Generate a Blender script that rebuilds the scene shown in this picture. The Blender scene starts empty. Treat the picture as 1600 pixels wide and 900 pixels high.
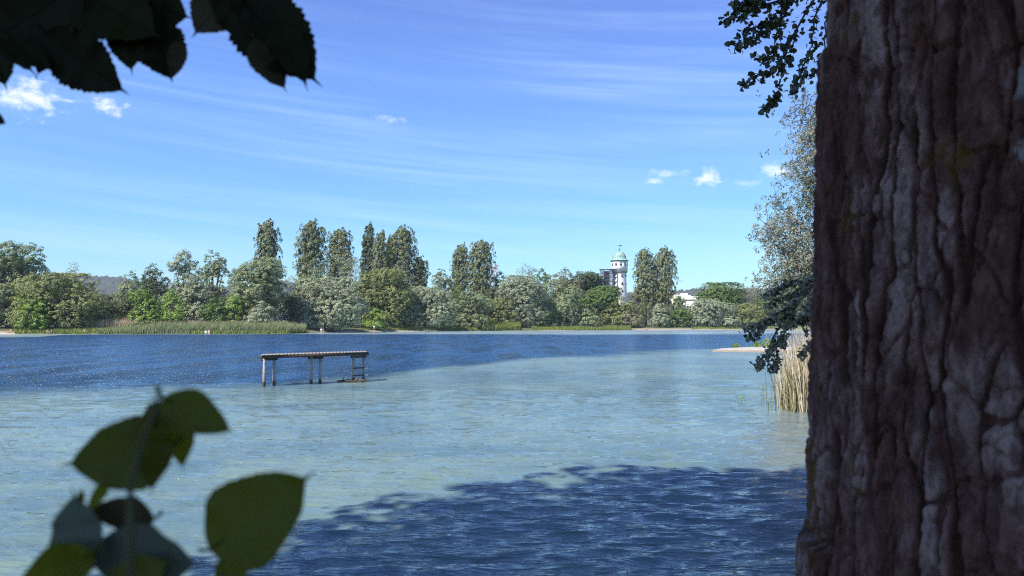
import bpy, math, random
import numpy as np
from mathutils import Vector, Matrix

R = math.radians
SC = bpy.context.scene
COL = SC.collection
random.seed(7)
RNG = np.random.default_rng(11)

# ------------------------------------------------------------------ camera, sky, sun, exposure
H = 2.4                      # eye height above the water
FPX = 1200.0                 # focal length in pixels of the 1600 wide photograph
PITCH = math.atan(55 / FPX)
cam_d = bpy.data.cameras.new('camera')
cam = bpy.data.objects.new('camera', cam_d)
COL.objects.link(cam)
cam.location = (0, 0, H)
cam.rotation_euler = (math.pi / 2 + PITCH, 0, 0)
cam_d.sensor_width = 36
cam_d.lens = 36 * FPX / 1600
cam_d.clip_start = 0.05
cam_d.clip_end = 20000
cam_d.dof.use_dof = True
cam_d.dof.focus_distance = 60
cam_d.dof.aperture_fstop = 7.5
SC.camera = cam

SUN_EL = 50.0
SUN_LEFT = 46.0              # degrees to the left of straight behind the camera
sx, sy = -math.sin(R(SUN_LEFT)), -math.cos(R(SUN_LEFT))
sun_vec = Vector((sx * math.cos(R(SUN_EL)), sy * math.cos(R(SUN_EL)), math.sin(R(SUN_EL))))
sl = bpy.data.lights.new('sun', 'SUN')
sl.energy = 5.0
sl.angle = R(0.53)
sl.color = (1.0, 0.94, 0.85)
so = bpy.data.objects.new('sun', sl)
COL.objects.link(so)
so.rotation_euler = sun_vec.to_track_quat('Z', 'Y').to_euler()

vs = SC.view_settings
vs.view_transform = 'Standard'
vs.look = 'None'
vs.exposure = 0.55
vs.gamma = 1.0
vs.use_curve_mapping = False
SC.cycles.use_denoising = False
SC.cycles.denoiser = 'OPENIMAGEDENOISE'
SC.cycles.denoising_input_passes = 'RGB_ALBEDO_NORMAL'
SC.cycles.denoising_prefilter = 'ACCURATE'
SC.cycles.sample_clamp_direct = 6.0
SC.cycles.sample_clamp_indirect = 4.0
SC.cycles.filter_width = 1.1
SC.cycles.max_bounces = 6
SC.cycles.diffuse_bounces = 3
SC.cycles.glossy_bounces = 3
SC.cycles.transmission_bounces = 2
SC.cycles.transparent_max_bounces = 6
SC.cycles.caustics_reflective = False
SC.cycles.caustics_refractive = False


class NT:
    """small node-tree helper"""
    def __init__(self, tree):
        self.t = tree
        self.t.nodes.clear()

    def n(self, typ, **kw):
        nd = self.t.nodes.new(typ)
        for k, v in kw.items():
            setattr(nd, k, v)
        return nd

    def link(self, a, b):
        self.t.links.new(a, b)

    def put(self, sock, v):
        if isinstance(v, bpy.types.NodeSocket):
            self.link(v, sock)
        else:
            sock.default_value = v

    def m(self, op, a, b=0.0, c=0.0, clamp=False):
        nd = self.n('ShaderNodeMath', operation=op)
        nd.use_clamp = clamp
        self.put(nd.inputs[0], a)
        self.put(nd.inputs[1], b)
        if op in ('MULTIPLY_ADD', 'SMOOTH_MIN', 'SMOOTH_MAX'):
            self.put(nd.inputs[2], c)
        return nd.outputs[0]

    def step(self, v, lo, hi, a=0.0, b=1.0):
        nd = self.n('ShaderNodeMapRange', interpolation_type='SMOOTHSTEP')
        self.put(nd.inputs[0], v)
        nd.inputs[1].default_value = lo
        nd.inputs[2].default_value = hi
        nd.inputs[3].default_value = a
        nd.inputs[4].default_value = b
        return nd.outputs[0]

    def mix(self, f, a, b, mode='MIX'):
        nd = self.n('ShaderNodeMix', data_type='RGBA', blend_type=mode)
        self.put(nd.inputs[0], f)
        self.put(nd.inputs[6], a if isinstance(a, bpy.types.NodeSocket) else (*a, 1))
        self.put(nd.inputs[7], b if isinstance(b, bpy.types.NodeSocket) else (*b, 1))
        return nd.outputs[2]

    def noise(self, vec, scale, detail=3, rough=0.55, dist=0.0, typ=None):
        nd = self.n('ShaderNodeTexNoise')
        if vec is not None:
            self.link(vec, nd.inputs['Vector'])
        nd.inputs['Scale'].default_value = scale
        nd.inputs['Detail'].default_value = detail
        nd.inputs['Roughness'].default_value = rough
        nd.inputs['Distortion'].default_value = dist
        return nd.outputs['Fac']

    def vec(self, x, y, z=0.0):
        nd = self.n('ShaderNodeCombineXYZ')
        self.put(nd.inputs[0], x)
        self.put(nd.inputs[1], y)
        self.put(nd.inputs[2], z)
        return nd.outputs[0]

    def scaled(self, vec, s):
        nd = self.n('ShaderNodeVectorMath', operation='MULTIPLY')
        self.link(vec, nd.inputs[0])
        nd.inputs[1].default_value = s
        return nd.outputs[0]


world = bpy.data.worlds.new('World')
SC.world = world
world.use_nodes = True
w = NT(world.node_tree)
sky = w.n('ShaderNodeTexSky', sky_type='NISHITA')
sky.sun_disc = False
sky.sun_elevation = R(SUN_EL)
sky.sun_rotation = math.atan2(sx, sy)
sky.altitude = 400
sky.air_density = 1.0
sky.dust_density = 0.3
sky.ozone_density = 3.0
tc = w.n('ShaderNodeTexCoord')
sep = w.n('ShaderNodeSeparateXYZ')
w.link(tc.outputs['Generated'], sep.inputs[0])
az = w.m('ARCTAN2', sep.outputs[0], sep.outputs[1])
el = w.m('ARCSINE', sep.outputs[2])
elc = w.m('MAXIMUM', el, 0.0)
# richer blue towards the top of the picture, light cyan at the horizon
tint = w.n('ShaderNodeValToRGB')
tint.color_ramp.elements[0].position = 0.0
tint.color_ramp.elements[0].color = (0.74, 1.02, 1.14, 1)
tint.color_ramp.elements[1].position = 0.55
tint.color_ramp.elements[1].color = (0.98, 0.96, 1.6, 1)
e = tint.color_ramp.elements.new(0.16)
e.color = (0.72, 1.06, 1.28, 1)
e = tint.color_ramp.elements.new(0.30)
e.color = (0.90, 1.13, 1.62, 1)
w.link(elc, tint.inputs[0])
skyc = w.mix(1.0, sky.outputs[0], tint.outputs[0], 'MULTIPLY')
# thin cirrus streaks, gently sloping
cv = w.vec(w.m('MULTIPLY', az, 1.9), w.m('MULTIPLY_ADD', az, 4.2, w.m('MULTIPLY', el, 52.0)), 0.3)
c1 = w.noise(cv, 1.0, 5, 0.55, 0.35)
cv2 = w.vec(w.m('MULTIPLY', az, 3.0), w.m('MULTIPLY_ADD', az, 2.0, w.m('MULTIPLY', el, 9.0)), 4.1)
c2 = w.noise(cv2, 1.0, 3, 0.5, 0.2)
cir = w.m('MULTIPLY', w.step(c1, 0.34, 0.80), w.step(c2, 0.30, 0.66, .25, 1.0))
cir = w.m('MULTIPLY', cir, w.step(el, 0.0, 0.10, 0.35, 1.0))
# small cumulus puffs at their bearings
pn = w.noise(w.vec(w.m('MULTIPLY', az, 60.0), w.m('MULTIPLY', el, 95.0), 1.7), 1.0, 6, 0.6, 0.25)
pn2 = w.m('SUBTRACT', pn, 0.5)
puffs = [(30, 145, 75, 34, 1.0), (162, 163, 36, 17, 1.0), (612, 183, 25, 8, .45), (1108, 279, 32, 17, 1.0),
         (1050, 268, 48, 8, .5), (1022, 282, 18, 7, .6), (1216, 265, 36, 16, .75), (1170, 285, 26, 7, .4), (-60, 130, 60, 40, 1.0)]
cum = None
for px, py, wx, wy, s in puffs:
    a0 = math.atan((px - 800) / FPX)
    ca = math.cos(a0)
    e0 = math.atan((505 - py) / FPX * ca)
    du = w.m('DIVIDE', w.m('SUBTRACT', az, a0), wx / FPX * ca * ca * 1.15)
    dv = w.m('DIVIDE', w.m('SUBTRACT', el, e0), wy / FPX * ca * 1.15)
    rr = w.m('SQRT', w.m('ADD', w.m('MULTIPLY', du, du), w.m('MULTIPLY', dv, dv)))
    v = w.m('MULTIPLY_ADD', pn2, 2.7, w.m('SUBTRACT', 0.78, rr))
    k = w.m('MULTIPLY', w.step(v, -0.1, 1.15), s)
    cum = k if cum is None else w.m('MAXIMUM', cum, k)
col = w.mix(w.m('MULTIPLY', cir, 0.31), skyc, (5.2, 7.0, 9.0))
col = w.mix(w.m('MULTIPLY', cum, 0.95), col, (7.6, 8.2, 9.2))
bg = w.n('ShaderNodeBackground')
bg.inputs[1].default_value = 0.10
w.link(col, bg.inputs[0])
out = w.n('ShaderNodeOutputWorld')
w.link(bg.outputs[0], out.inputs[0])


# ------------------------------------------------------------------ helpers
def ray(px, py):
    x = (px - 800) / FPX
    v = (450 - py) / FPX
    return Vector((x, math.cos(PITCH) - v * math.sin(PITCH), math.sin(PITCH) + v * math.cos(PITCH)))


def at(px, py, D):
    d = ray(px, py)
    return Vector((0, 0, H)) + d * (D / d.y)


def water_pt(px, py):
    d = ray(px, py)
    return Vector((0, 0, H)) + d * (H / -d.z)


def tag(o, label=None, cat=None, group=None, kind=None):
    if label:
        o['label'] = label
    if cat:
        o['category'] = cat
    if group:
        o['group'] = group
    if kind:
        o['kind'] = kind
    return o


def empty(name, loc, rz=0.0):
    o = bpy.data.objects.new(name, None)
    o.location = loc
    o.rotation_euler.z = rz
    o.empty_display_size = 0.2
    COL.objects.link(o)
    return o


def mesh_np(name, verts, faces, mat, parent=None, attrs=None, smooth=False, loc=None):
    """verts (N,3); faces: (M,k) array or list of arrays"""
    me = bpy.data.meshes.new(name)
    verts = np.asarray(verts, dtype=np.float32)
    if not isinstance(faces, list):
        faces = [faces]
    faces = [np.asarray(f, dtype=np.int32) for f in faces if len(f)]
    nl = sum(f.size for f in faces)
    nf = sum(len(f) for f in faces)
    me.vertices.add(len(verts))
    me.vertices.foreach_set('co', verts.ravel())
    me.loops.add(nl)
    me.loops.foreach_set('vertex_index', np.concatenate([f.ravel() for f in faces]))
    me.polygons.add(nf)
    tot = np.concatenate([np.full(len(f), f.shape[1], dtype=np.int32) for f in faces])
    st = np.concatenate([[0], np.cumsum(tot)[:-1]]).astype(np.int32)
    me.polygons.foreach_set('loop_start', st)
    me.polygons.foreach_set('loop_total', tot)
    if smooth:
        me.polygons.foreach_set('use_smooth', np.ones(nf, dtype=bool))
    me.update(calc_edges=True)
    for k, v in (attrs or {}).items():
        a = me.attributes.new(k, 'FLOAT', 'POINT')
        a.data.foreach_set('value', np.asarray(v, dtype=np.float32))
    me.materials.append(mat)
    o = bpy.data.objects.new(name, me)
    COL.objects.link(o)
    if parent:
        o.parent = parent
    if loc is not None:
        o.location = loc
    return o


class MB:
    """collects boxes, bars, tubes, lathes into one mesh"""
    def __init__(self):
        self.v, self.q, self.t, self.nv = [], [], [], 0

    def add(self, v, q=None, t=None):
        v = np.asarray(v, dtype=float)
        if q is not None and len(q):
            self.q.append(np.asarray(q) + self.nv)
        if t is not None and len(t):
            self.t.append(np.asarray(t) + self.nv)
        self.v.append(v)
        self.nv += len(v)

    def bar(self, a, b, wx, wz, up=(0, 0, 1)):
        """box from a to b with cross-section wx (sideways) by wz (along up)"""
        a, b = Vector(a), Vector(b)
        d = (b - a).normalized()
        u = Vector(up)
        if abs(d.dot(u)) > 0.98:
            u = Vector((1, 0, 0))
        s = d.cross(u).normalized()
        u = s.cross(d).normalized()
        vs_ = []
        for p in (a, b):
            for i, j in ((-1, -1), (1, -1), (1, 1), (-1, 1)):
                vs_.append(p + s * (i * wx / 2) + u * (j * wz / 2))
        self.add([tuple(x) for x in vs_], [(0, 1, 2, 3), (7, 6, 5, 4), (0, 4, 5, 1), (1, 5, 6, 2), (2, 6, 7, 3), (3, 7, 4, 0)])

    def box(self, c, s):
        c = Vector(c)
        self.bar(c - Vector((0, 0, s[2] / 2)), c + Vector((0, 0, s[2] / 2)), s[1], s[0], up=(1, 0, 0))

    def tube(self, pts, rad, n=8, cap=True):
        pts = [Vector(p) for p in pts]
        rad = rad if hasattr(rad, '__len__') else [rad] * len(pts)
        V = []
        prev = None
        for i, p in enumerate(pts):
            d = (pts[min(i + 1, len(pts) - 1)] - pts[max(i - 1, 0)]).normalized()
            if prev is None:
                s = d.cross(Vector((0.13, 0.9, 0.41)))
            else:
                s = prev - d * prev.dot(d)
            s.normalize()
            prev = s
            u = d.cross(s)
            for k in range(n):
                a = 2 * math.pi * k / n
                V.append(tuple(p + (s * math.cos(a) + u * math.sin(a)) * rad[i]))
        Q = []
        for i in range(len(pts) - 1):
            for k in range(n):
                Q.append((i * n + k, i * n + (k + 1) % n, (i + 1) * n + (k + 1) % n, (i + 1) * n + k))
        T = []
        if cap:
            b0 = len(V)
            V += [tuple(pts[0]), tuple(pts[-1])]
            L = (len(pts) - 1) * n
            for k in range(n):
                T.append((b0, (k + 1) % n, k))
                T.append((b0 + 1, L + k, L + (k + 1) % n))
        self.add(V, Q, T)

    def lathe(self, prof, n=32, c=(0, 0)):
        V = []
        for r, z in prof:
            for k in range(n):
                a = 2 * math.pi * k / n
                V.append((c[0] + r * math.cos(a), c[1] + r * math.sin(a), z))
        Q = []
        for i in range(len(prof) - 1):
            for k in range(n):
                Q.append((i * n + k, i * n + (k + 1) % n, (i + 1) * n + (k + 1) % n, (i + 1) * n + k))
        self.add(V, Q)

    def build(self, name, mat, parent=None, smooth=False, loc=None):
        f = []
        if self.q:
            f.append(np.concatenate(self.q))
        if self.t:
            f.append(np.concatenate(self.t))
        return mesh_np(name, np.concatenate(self.v), f, mat, parent, smooth=smooth, loc=loc)


def hash2(ix, iy, seed):
    h = (ix.astype(np.int64) * 374761393 + iy.astype(np.int64) * 668265263 + seed * 974634777) & 0x7fffffff
    h = ((h ^ (h >> 13)) * 1274126177) & 0x7fffffff
    return ((h ^ (h >> 16)) & 0xffff) / 65535.0


def perlin(x, y, seed=0):
    ix, iy = np.floor(x), np.floor(y)
    fx, fy = x - ix, y - iy
    ux, uy = fx * fx * fx * (fx * (fx * 6 - 15) + 10), fy * fy * fy * (fy * (fy * 6 - 15) + 10)

    def g(dx, dy):
        a = hash2(ix + dx, iy + dy, seed) * 2 * np.pi
        return np.cos(a) * (fx - dx) + np.sin(a) * (fy - dy)
    a = g(0, 0) * (1 - ux) + g(1, 0) * ux
    b = g(0, 1) * (1 - ux) + g(1, 1) * ux
    return (a * (1 - uy) + b * uy) * 1.4


def fbm(x, y, seed=0, octv=4, gain=0.5):
    s, a, t = 0, 1.0, 0
    for i in range(octv):
        s = s + a * perlin(x * 2 ** i + i * 17.3, y * 2 ** i - i * 9.1, seed + i)
        t += a
        a *= gain
    return s / t


def worley(x, y, seed=0):
    ix, iy = np.floor(x), np.floor(y)
    f1 = np.full(x.shape, 9.0)
    f2 = np.full(x.shape, 9.0)
    for dx in (-1, 0, 1):
        for dy in (-1, 0, 1):
            cx, cy = ix + dx, iy + dy
            d = np.hypot(cx + hash2(cx, cy, seed) - x, cy + hash2(cx, cy, seed + 51) - y)
            f2 = np.where(d < f1, f1, np.minimum(f2, d))
            f1 = np.minimum(f1, d)
    return f1, f2


def sstep(a, b, x):
    t = np.clip((x - a) / (b - a), 0, 1)
    return t * t * (3 - 2 * t)


def grid_faces(nr, nc, wrap=False):
    i = np.arange(nr - 1)[:, None]
    j = np.arange(nc if wrap else nc - 1)[None, :]
    j2 = (j + 1) % nc
    return np.stack([i * nc + j, i * nc + j2, (i + 1) * nc + j2, (i + 1) * nc + j], -1).reshape(-1, 4)


# ------------------------------------------------------------------ materials
def principled(name):
    m = bpy.data.materials.new(name)
    m.use_nodes = True
    t = NT(m.node_tree)
    p = t.n('ShaderNodeBsdfPrincipled')
    o = t.n('ShaderNodeOutputMaterial')
    t.link(p.outputs[0], o.inputs[0])
    return m, t, p, o


def plain(name, c, rough=0.7, var=0.15, scale=2.0, metal=0.0, bump=0.0):
    m, t, p, o = principled(name)
    g = t.n('ShaderNodeTexCoord')
    n = t.noise(g.outputs['Object'], scale, 5, 0.6)
    lo = tuple(x * (1 - var) for x in c)
    hi = tuple(min(1, x * (1 + var)) for x in c)
    t.link(t.mix(t.step(n, 0.3, 0.7), lo, hi), p.inputs['Base Color'])
    p.inputs['Roughness'].default_value = rough
    p.inputs['Metallic'].default_value = metal
    if bump:
        b = t.n('ShaderNodeBump')
        b.inputs['Strength'].default_value = bump
        b.inputs['Distance'].default_value = 0.02
        t.link(t.noise(g.outputs['Object'], scale * 6, 4), b.inputs['Height'])
        t.link(b.outputs[0], p.inputs['Normal'])
    return m


def leafmat(name, lo, hi, trans=0.22, rough=0.55, spec=0.35, under=None):
    m, t, p, o = principled(name)
    a = t.n('ShaderNodeAttribute', attribute_name='tint')
    c = t.mix(a.outputs['Fac'], lo, hi)
    if under:
        g = t.n('ShaderNodeNewGeometry')
        c = t.mix(g.outputs['Backfacing'], c, under)
    t.link(c, p.inputs['Base Color'])
    p.inputs['Roughness'].default_value = rough
    p.inputs['Specular IOR Level'].default_value = spec
    tr = t.n('ShaderNodeBsdfTranslucent')
    t.link(t.mix(1.0, c, (1.0, 1.1, 0.45), 'MULTIPLY'), tr.inputs[0])
    mx = t.n('ShaderNodeMixShader')
    mx.inputs[0].default_value = trans
    t.link(p.outputs[0], mx.inputs[1])
    t.link(tr.outputs[0], mx.inputs[2])
    t.link(mx.outputs[0], o.inputs[0])
    return m


def rng_mat(name, c, k=0.34, **kw):
    c = tuple(x * 1.5 for x in c)
    return leafmat(name, tuple(x * (1 - k) for x in c), tuple(x * (1 + k) for x in c), **kw)


FOL = {
    'silver': rng_mat('silver willow leaves', (.215, .240, .150)),
    'grey': rng_mat('grey green leaves', (.165, .195, .095)),
    'olive': rng_mat('olive leaves', (.160, .180, .060)),
    'green': rng_mat('green leaves', (.085, .135, .030)),
    'vivid': rng_mat('bright green leaves', (.135, .200, .035)),
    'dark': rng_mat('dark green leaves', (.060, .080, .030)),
    'poplar': rng_mat('poplar leaves', (.130, .145, .060)),
    'brown': rng_mat('dry olive leaves', (.165, .155, .085)),
}
M_bark_far = plain('grey bark', (.11, .09, .075), 0.9, 0.3, 3)

# ------------------------------------------------------------------ lake
SHORE = [(-400, 150), (-150, 162), (0, 166), (200, 170), (450, 176), (520, 196), (620, 215), (800, 245), (1000, 265), (1200, 285),
         (1400, 300), (1700, 330)]


def shore_D(px):
    return float(np.interp(px, [s[0] for s in SHORE], [s[1] for s in SHORE]))


# edge between pale shallows and the deep channel, in metres
EDGE = [(-90, 12), (-40, 22), (-18, 26.9), (-12.0, 28.8), (-9.6, 30.4), (-6.6, 33.0), (-3.6, 42.5), (0.5, 50), (4.7, 56.0), (10, 62), (18.7, 71), (40, 78), (90, 85)]


def make_lake():
    ang = np.concatenate([np.linspace(-88, -40, 30)[:-1], np.linspace(-40, 40, 720), np.linspace(40, 80, 26)[1:]])
    ang = np.radians(ang)
    ds = [2.2]
    while ds[-1] < 400:
        d = ds[-1]
        ds.append(d + min(max(0.025, d * d / 1843 * 0.62), 6.0))
    ds = np.array(ds)
    D, A = np.meshgrid(ds, ang, indexing='ij')
    X, Y = D * np.tan(np.clip(A, -1.2, 1.2)) * 1.0, D.copy()
    wide = np.abs(A) > 1.2
    X = np.where(wide, np.sign(A) * D * (2.57 + (np.abs(A) - 1.2) * 14), X)
    spacing = np.gradient(ds)[:, None]
    Z = np.zeros_like(X)
    rg = np.random.default_rng(5)
    main = R(97)              # the way the wind waves run
    dX, dY = np.zeros_like(X), np.zeros_like(X)
    wave_var = 0.75 + 0.5 * fbm(X / 7, Y / 9, 3, 2)
    for i in range(64):
        lam = 0.10 * (15.0 ** ((i + rg.random()) / 64))
        th = main + rg.normal(0, 0.25 if lam < 0.7 else 0.30)
        k = 2 * np.pi / lam
        amp = (0.045 if lam < .16 else 0.074 if lam < .40 else 0.046 if lam < .65 else 0.024) / k * (0.6 + 0.8 * rg.random()) * (1.0 if lam < 1.2 else 0.75)
        fade = 1 - sstep(0.30 * lam, 0.55 * lam, spacing)
        ph = k * (X * math.cos(th) + Y * math.sin(th)) + rg.random() * 6.28 + 1.3 * fbm(X / (lam * 3.3), Y / (lam * 3.3), 40 + i, 1)
        Z += amp * fade * wave_var * np.sin(ph)
        c = amp * fade * wave_var * np.cos(ph) * 0.9
        dX += c * math.cos(th)
        dY += c * math.sin(th)
    near = 1 - sstep(60, 110, D)
    P = np.stack([X + dX * near, Y + dY * near, Z], -1).reshape(-1, 3)
    # how deep the bed lies
    ex, ey = np.array([p[0] for p in EDGE]), np.array([p[1] for p in EDGE])
    Ed = np.interp(X, ex, ey)
    slope = np.maximum(1.4, Ed * 0.035)
    dev = (Y - Ed) / slope + 2.6 * fbm(X / 5, Y / 9, 9, 5, .6)
    depth = sstep(-1.9, 2.2, dev)
    # the far shelf under the opposite bank
    pxs = 800 + FPX * X / np.maximum(Y, 0.1)
    sd = np.interp(pxs, [s[0] for s in SHORE], [s[1] for s in SHORE])
    shelf = np.interp(pxs, [-200, 60, 110, 450, 520, 700, 900, 1150, 1400], [36, 32, 6, 6, 30, 62, 95, 112, 100])
    far = sstep(0.85, 1.15, (sd - Y) / shelf + 0.10 * fbm(X / 11, Y / 11, 21, 3))
    depth = depth * far
    # shore margin on the right
    mar = sstep(0.5, 0.0, np.abs(X - 0.355 * Y) / 3.0) * sstep(34, 18, Y)
    o = mesh_np('lake', P, grid_faces(len(ds), len(ang)), M_water, attrs={'depth': depth.ravel(), 'margin': mar.ravel(), 'shelf': (1 - far).ravel(), 'chop': sstep(9, 50, D).ravel()}, smooth=True)
    tag(o, kind='structure')
    return o


def water_material():
    m, t, p, o = principled('lake water')
    a = t.n('ShaderNodeAttribute', attribute_name='depth').outputs['Fac']
    mg = t.n('ShaderNodeAttribute', attribute_name='margin').outputs['Fac']
    g = t.n('ShaderNodeTexCoord').outputs['Object']
    bed = t.noise(t.scaled(g, (.12, .16, 1)), 1.0, 4, 0.6, 0.5)
    bed2 = t.noise(t.scaled(g, (.9, 1.1, 1)), 1.0, 4, 0.6, 0.8)
    sh = t.mix(t.step(bed, .35, .68), (.088, .155, .172), (.155, .232, .215))
    sh = t.mix(t.m('MULTIPLY', t.step(bed2, .45, .72), 0.45), sh, (.19, .25, .19))
    sh = t.mix(t.m('MULTIPLY', mg, 0.25), sh, (.20, .165, .125))
    shf = t.n('ShaderNodeAttribute', attribute_name='shelf').outputs['Fac']
    sh = t.mix(t.m('MULTIPLY', shf, .8), sh, (.27, .36, .38))
    deepv = t.noise(t.scaled(g, (.42, .10, 1)), 1.0, 5, 0.7, 0.6)
    wave_var = t.step(deepv, .36, .66)
    dp = t.mix(wave_var, (.003, .032, .090), (.010, .066, .170))  # wave shade and sky glints painted as streaks into the deep colour
    t.link(t.mix(a, sh, dp), p.inputs['Base Color'])
    p.inputs['IOR'].default_value = 1.333
    chop = t.n('ShaderNodeAttribute', attribute_name='chop').outputs['Fac']
    t.link(t.m('MULTIPLY_ADD', chop, t.m('MULTIPLY_ADD', wave_var, .14, .12), 0.03), p.inputs['Roughness'])
    # small ripples on top of the modelled waves
    b1 = t.noise(t.scaled(g, (.55, 2.6, 1)), 5.0, 3, 0.55, 0.35)
    b2 = t.noise(t.scaled(g, (.60, 2.0, 1)), 1.25, 4, 0.6, 0.4)
    b3 = t.noise(t.scaled(g, (.10, .28, 1)), 1.0, 3, 0.6, 0.3)
    hgt = t.m('MULTIPLY', b1, 0.022)
    hgt = t.m('ADD', hgt, t.m('MULTIPLY', b2, t.m('MULTIPLY_ADD', a, 0.28, 0.17)))
    hgt = t.m('ADD', hgt, t.m('MULTIPLY', b3, t.m('MULTIPLY_ADD', a, 0.5, 0.10)))
    b = t.n('ShaderNodeBump')
    b.inputs['Strength'].default_value = 1.0
    b.inputs['Distance'].default_value = 1.0
    t.link(hgt, b.inputs['Height'])
    t.link(b.outputs[0], p.inputs['Normal'])
    return m


M_water = water_material()
make_lake()

# ------------------------------------------------------------------ land
M_sand = None


def bank_material():
    m, t, p, o = principled('far bank soil')
    s = t.n('ShaderNodeAttribute', attribute_name='sand').outputs['Fac']
    g = t.n('ShaderNodeTexCoord').outputs['Object']
    n = t.noise(g, 0.5, 5, 0.65)
    c = t.mix(t.step(n, .35, .65), (.055, .06, .025), (.10, .13, .035))
    sa = t.mix(n, (.36, .31, .24), (.48, .42, .34))
    t.link(t.mix(s, c, sa), p.inputs['Base Color'])
    p.inputs['Roughness'].default_value = 0.95
    return m


def make_far_bank():
    pxs = np.concatenate([np.linspace(-1500, -300, 25)[:-1], np.linspace(-300, 1700, 400), np.linspace(1700, 3200, 20)[1:]])
    D = np.interp(pxs, [s[0] for s in SHORE], [s[1] for s in SHORE]) + 1.2 * fbm(pxs / 14, pxs * 0 + 3.3, 4, 3)
    offs = [(-8, -1.2), (-1.0, -0.15), (0.6, .10), (2.5, .45), (5, .75), (10, 1.0), (20, 1.3), (45, 1.8), (120, 2.5), (500, 5), (2500, 8), (9000, 8)]
    V, S = [], []
    ux = (pxs - 800) / FPX
    sandmask = np.interp(pxs, [-300, 22, 34, 520, 525, 545, 560, 585, 640, 675, 690, 840, 850, 885, 900, 985, 995, 1200], [1, 1, .2, .2, .2, .7, .1, .6, .7, .7, .1, .1, .5, .6, .15, .15, .8, .6])
    for f, z in offs:
        k = (D + f)
        zz = z + (0.12 * fbm(pxs / 6, pxs * 0 + f, 8, 3) if 0 < f < 30 else 0)
        V.append(np.stack([ux * k, k, np.full_like(k, 0) + zz], -1))
        S.append(sandmask * (1.0 if f < 2 else (0.7 if f < 4 else 0)))
    o = mesh_np('far_bank', np.concatenate(V), grid_faces(len(offs), len(pxs)), bank_material(), attrs={'sand': np.concatenate(S)}, smooth=True)
    tag(o, kind='structure')


make_far_bank()

NEAR = [(-300, -40), (-80, -8), (-30, 1.5), (-10, 2.6), (0, 3.2), (2.6, 3.8), (4.6, 7.5), (6.4, 14), (8.0, 20.2), (9.0, 22), (12.2, 30), (17.2, 43), (25, 61.5), (30, 72), (48, 100), (85, 150), (130, 210), (300, 300), (600, -300), (-600, -300)]


def poly_sd(X, Y, poly):
    d = np.full(X.shape, 1e9)
    inside = np.zeros(X.shape, bool)
    for (ax, ay), (bx, by) in zip(poly, poly[1:] + poly[:1]):
        vx, vy = bx - ax, by - ay
        t = np.clip(((X - ax) * vx + (Y - ay) * vy) / (vx * vx + vy * vy), 0, 1)
        d = np.minimum(d, np.hypot(X - ax - t * vx, Y - ay - t * vy))
        c = ((ay > Y) != (by > Y)) & (X < (bx - ax) * (Y - ay) / (by - ay + 1e-12) + ax)
        inside ^= c
    return np.where(inside, d, -d)


def make_near_bank():
    xs = np.concatenate([np.linspace(-200, -14, 40)[:-1], np.linspace(-14, 36, 200), np.linspace(36, 260, 60)[1:]])
    ys = np.concatenate([np.linspace(-120, -8, 25)[:-1], np.linspace(-8, 80, 260), np.linspace(80, 290, 60)[1:]])
    Y, X = np.meshgrid(ys, xs, indexing='ij')
    sd = poly_sd(X, Y, NEAR) + 0.35 * fbm(X / 1.7, Y / 1.7, 2, 3)
    Z = np.where(sd > 0, np.minimum(0.30 * sd, 0.78) + 0.004 * np.maximum(sd, 0), np.maximum(sd * 0.4, -1.2))
    Z += 0.05 * fbm(X / 0.9, Y / 0.9, 6, 3) * (sd > 0.3)
    m, t, p, o = principled('near bank soil')
    g = t.n('ShaderNodeTexCoord').outputs['Object']
    n = t.noise(g, 1.6, 5, 0.65)
    t.link(t.mix(t.step(n, .4, .6), (.075, .06, .04), (.06, .085, .025)), p.inputs['Base Color'])
    p.inputs['Roughness'].default_value = 0.95
    o = mesh_np('near_bank', np.stack([X, Y, Z], -1).reshape(-1, 3), grid_faces(len(ys), len(xs)), m, smooth=True)
    tag(o, kind='structure')


make_near_bank()


def make_hills():
    pr = [(-900, 428), (-200, 432), (130, 432), (188, 434), (235, 446), (420, 448), (436, 438), (448, 438), (470, 450), (600, 458), (800, 460), (1000, 457), (1060, 455), (1085, 452), (1110, 453), (1200, 451), (1300, 447), (1600, 438), (2600, 430)]
    pxs = np.linspace(-900, 2600, 1500)
    top = np.interp(pxs, [p[0] for p in pr], [p[1] for p in pr])
    V = []
    ux = (pxs - 800) / FPX
    rows = np.linspace(0, 1, 40)
    for s in rows:
        D = 1500 + 500 * s
        z = (505 - top) / FPX * 2000 * (0.15 + 0.85 * math.sin(s * math.pi / 2)) + 2
        x = ux * D
        z = z + 11 * np.abs(perlin(x / 22, np.full_like(x, D / 22), 3)) + 7 * perlin(x / 9, np.full_like(x, D / 9), 5) - 6
        V.append(np.stack([x, np.full_like(x, D), z], -1))
    D = 2300
    V.append(np.stack([ux * D, np.full_like(ux, D), np.full_like(ux, -5)], -1))
    m, t, p, o = principled('wooded hill')
    g = t.n('ShaderNodeTexCoord').outputs['Object']
    n = t.noise(g, 0.06, 4, 0.7)
    t.link(t.mix(t.step(n, .35, .65), (.030, .040, .022), (.055, .070, .030)), p.inputs['Base Color'])
    p.inputs['Roughness'].default_value = 1
    o = mesh_np('hills', np.concatenate(V), grid_faces(len(rows) + 1, len(pxs)), m)
    tag(o, kind='structure')


make_hills()


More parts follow.
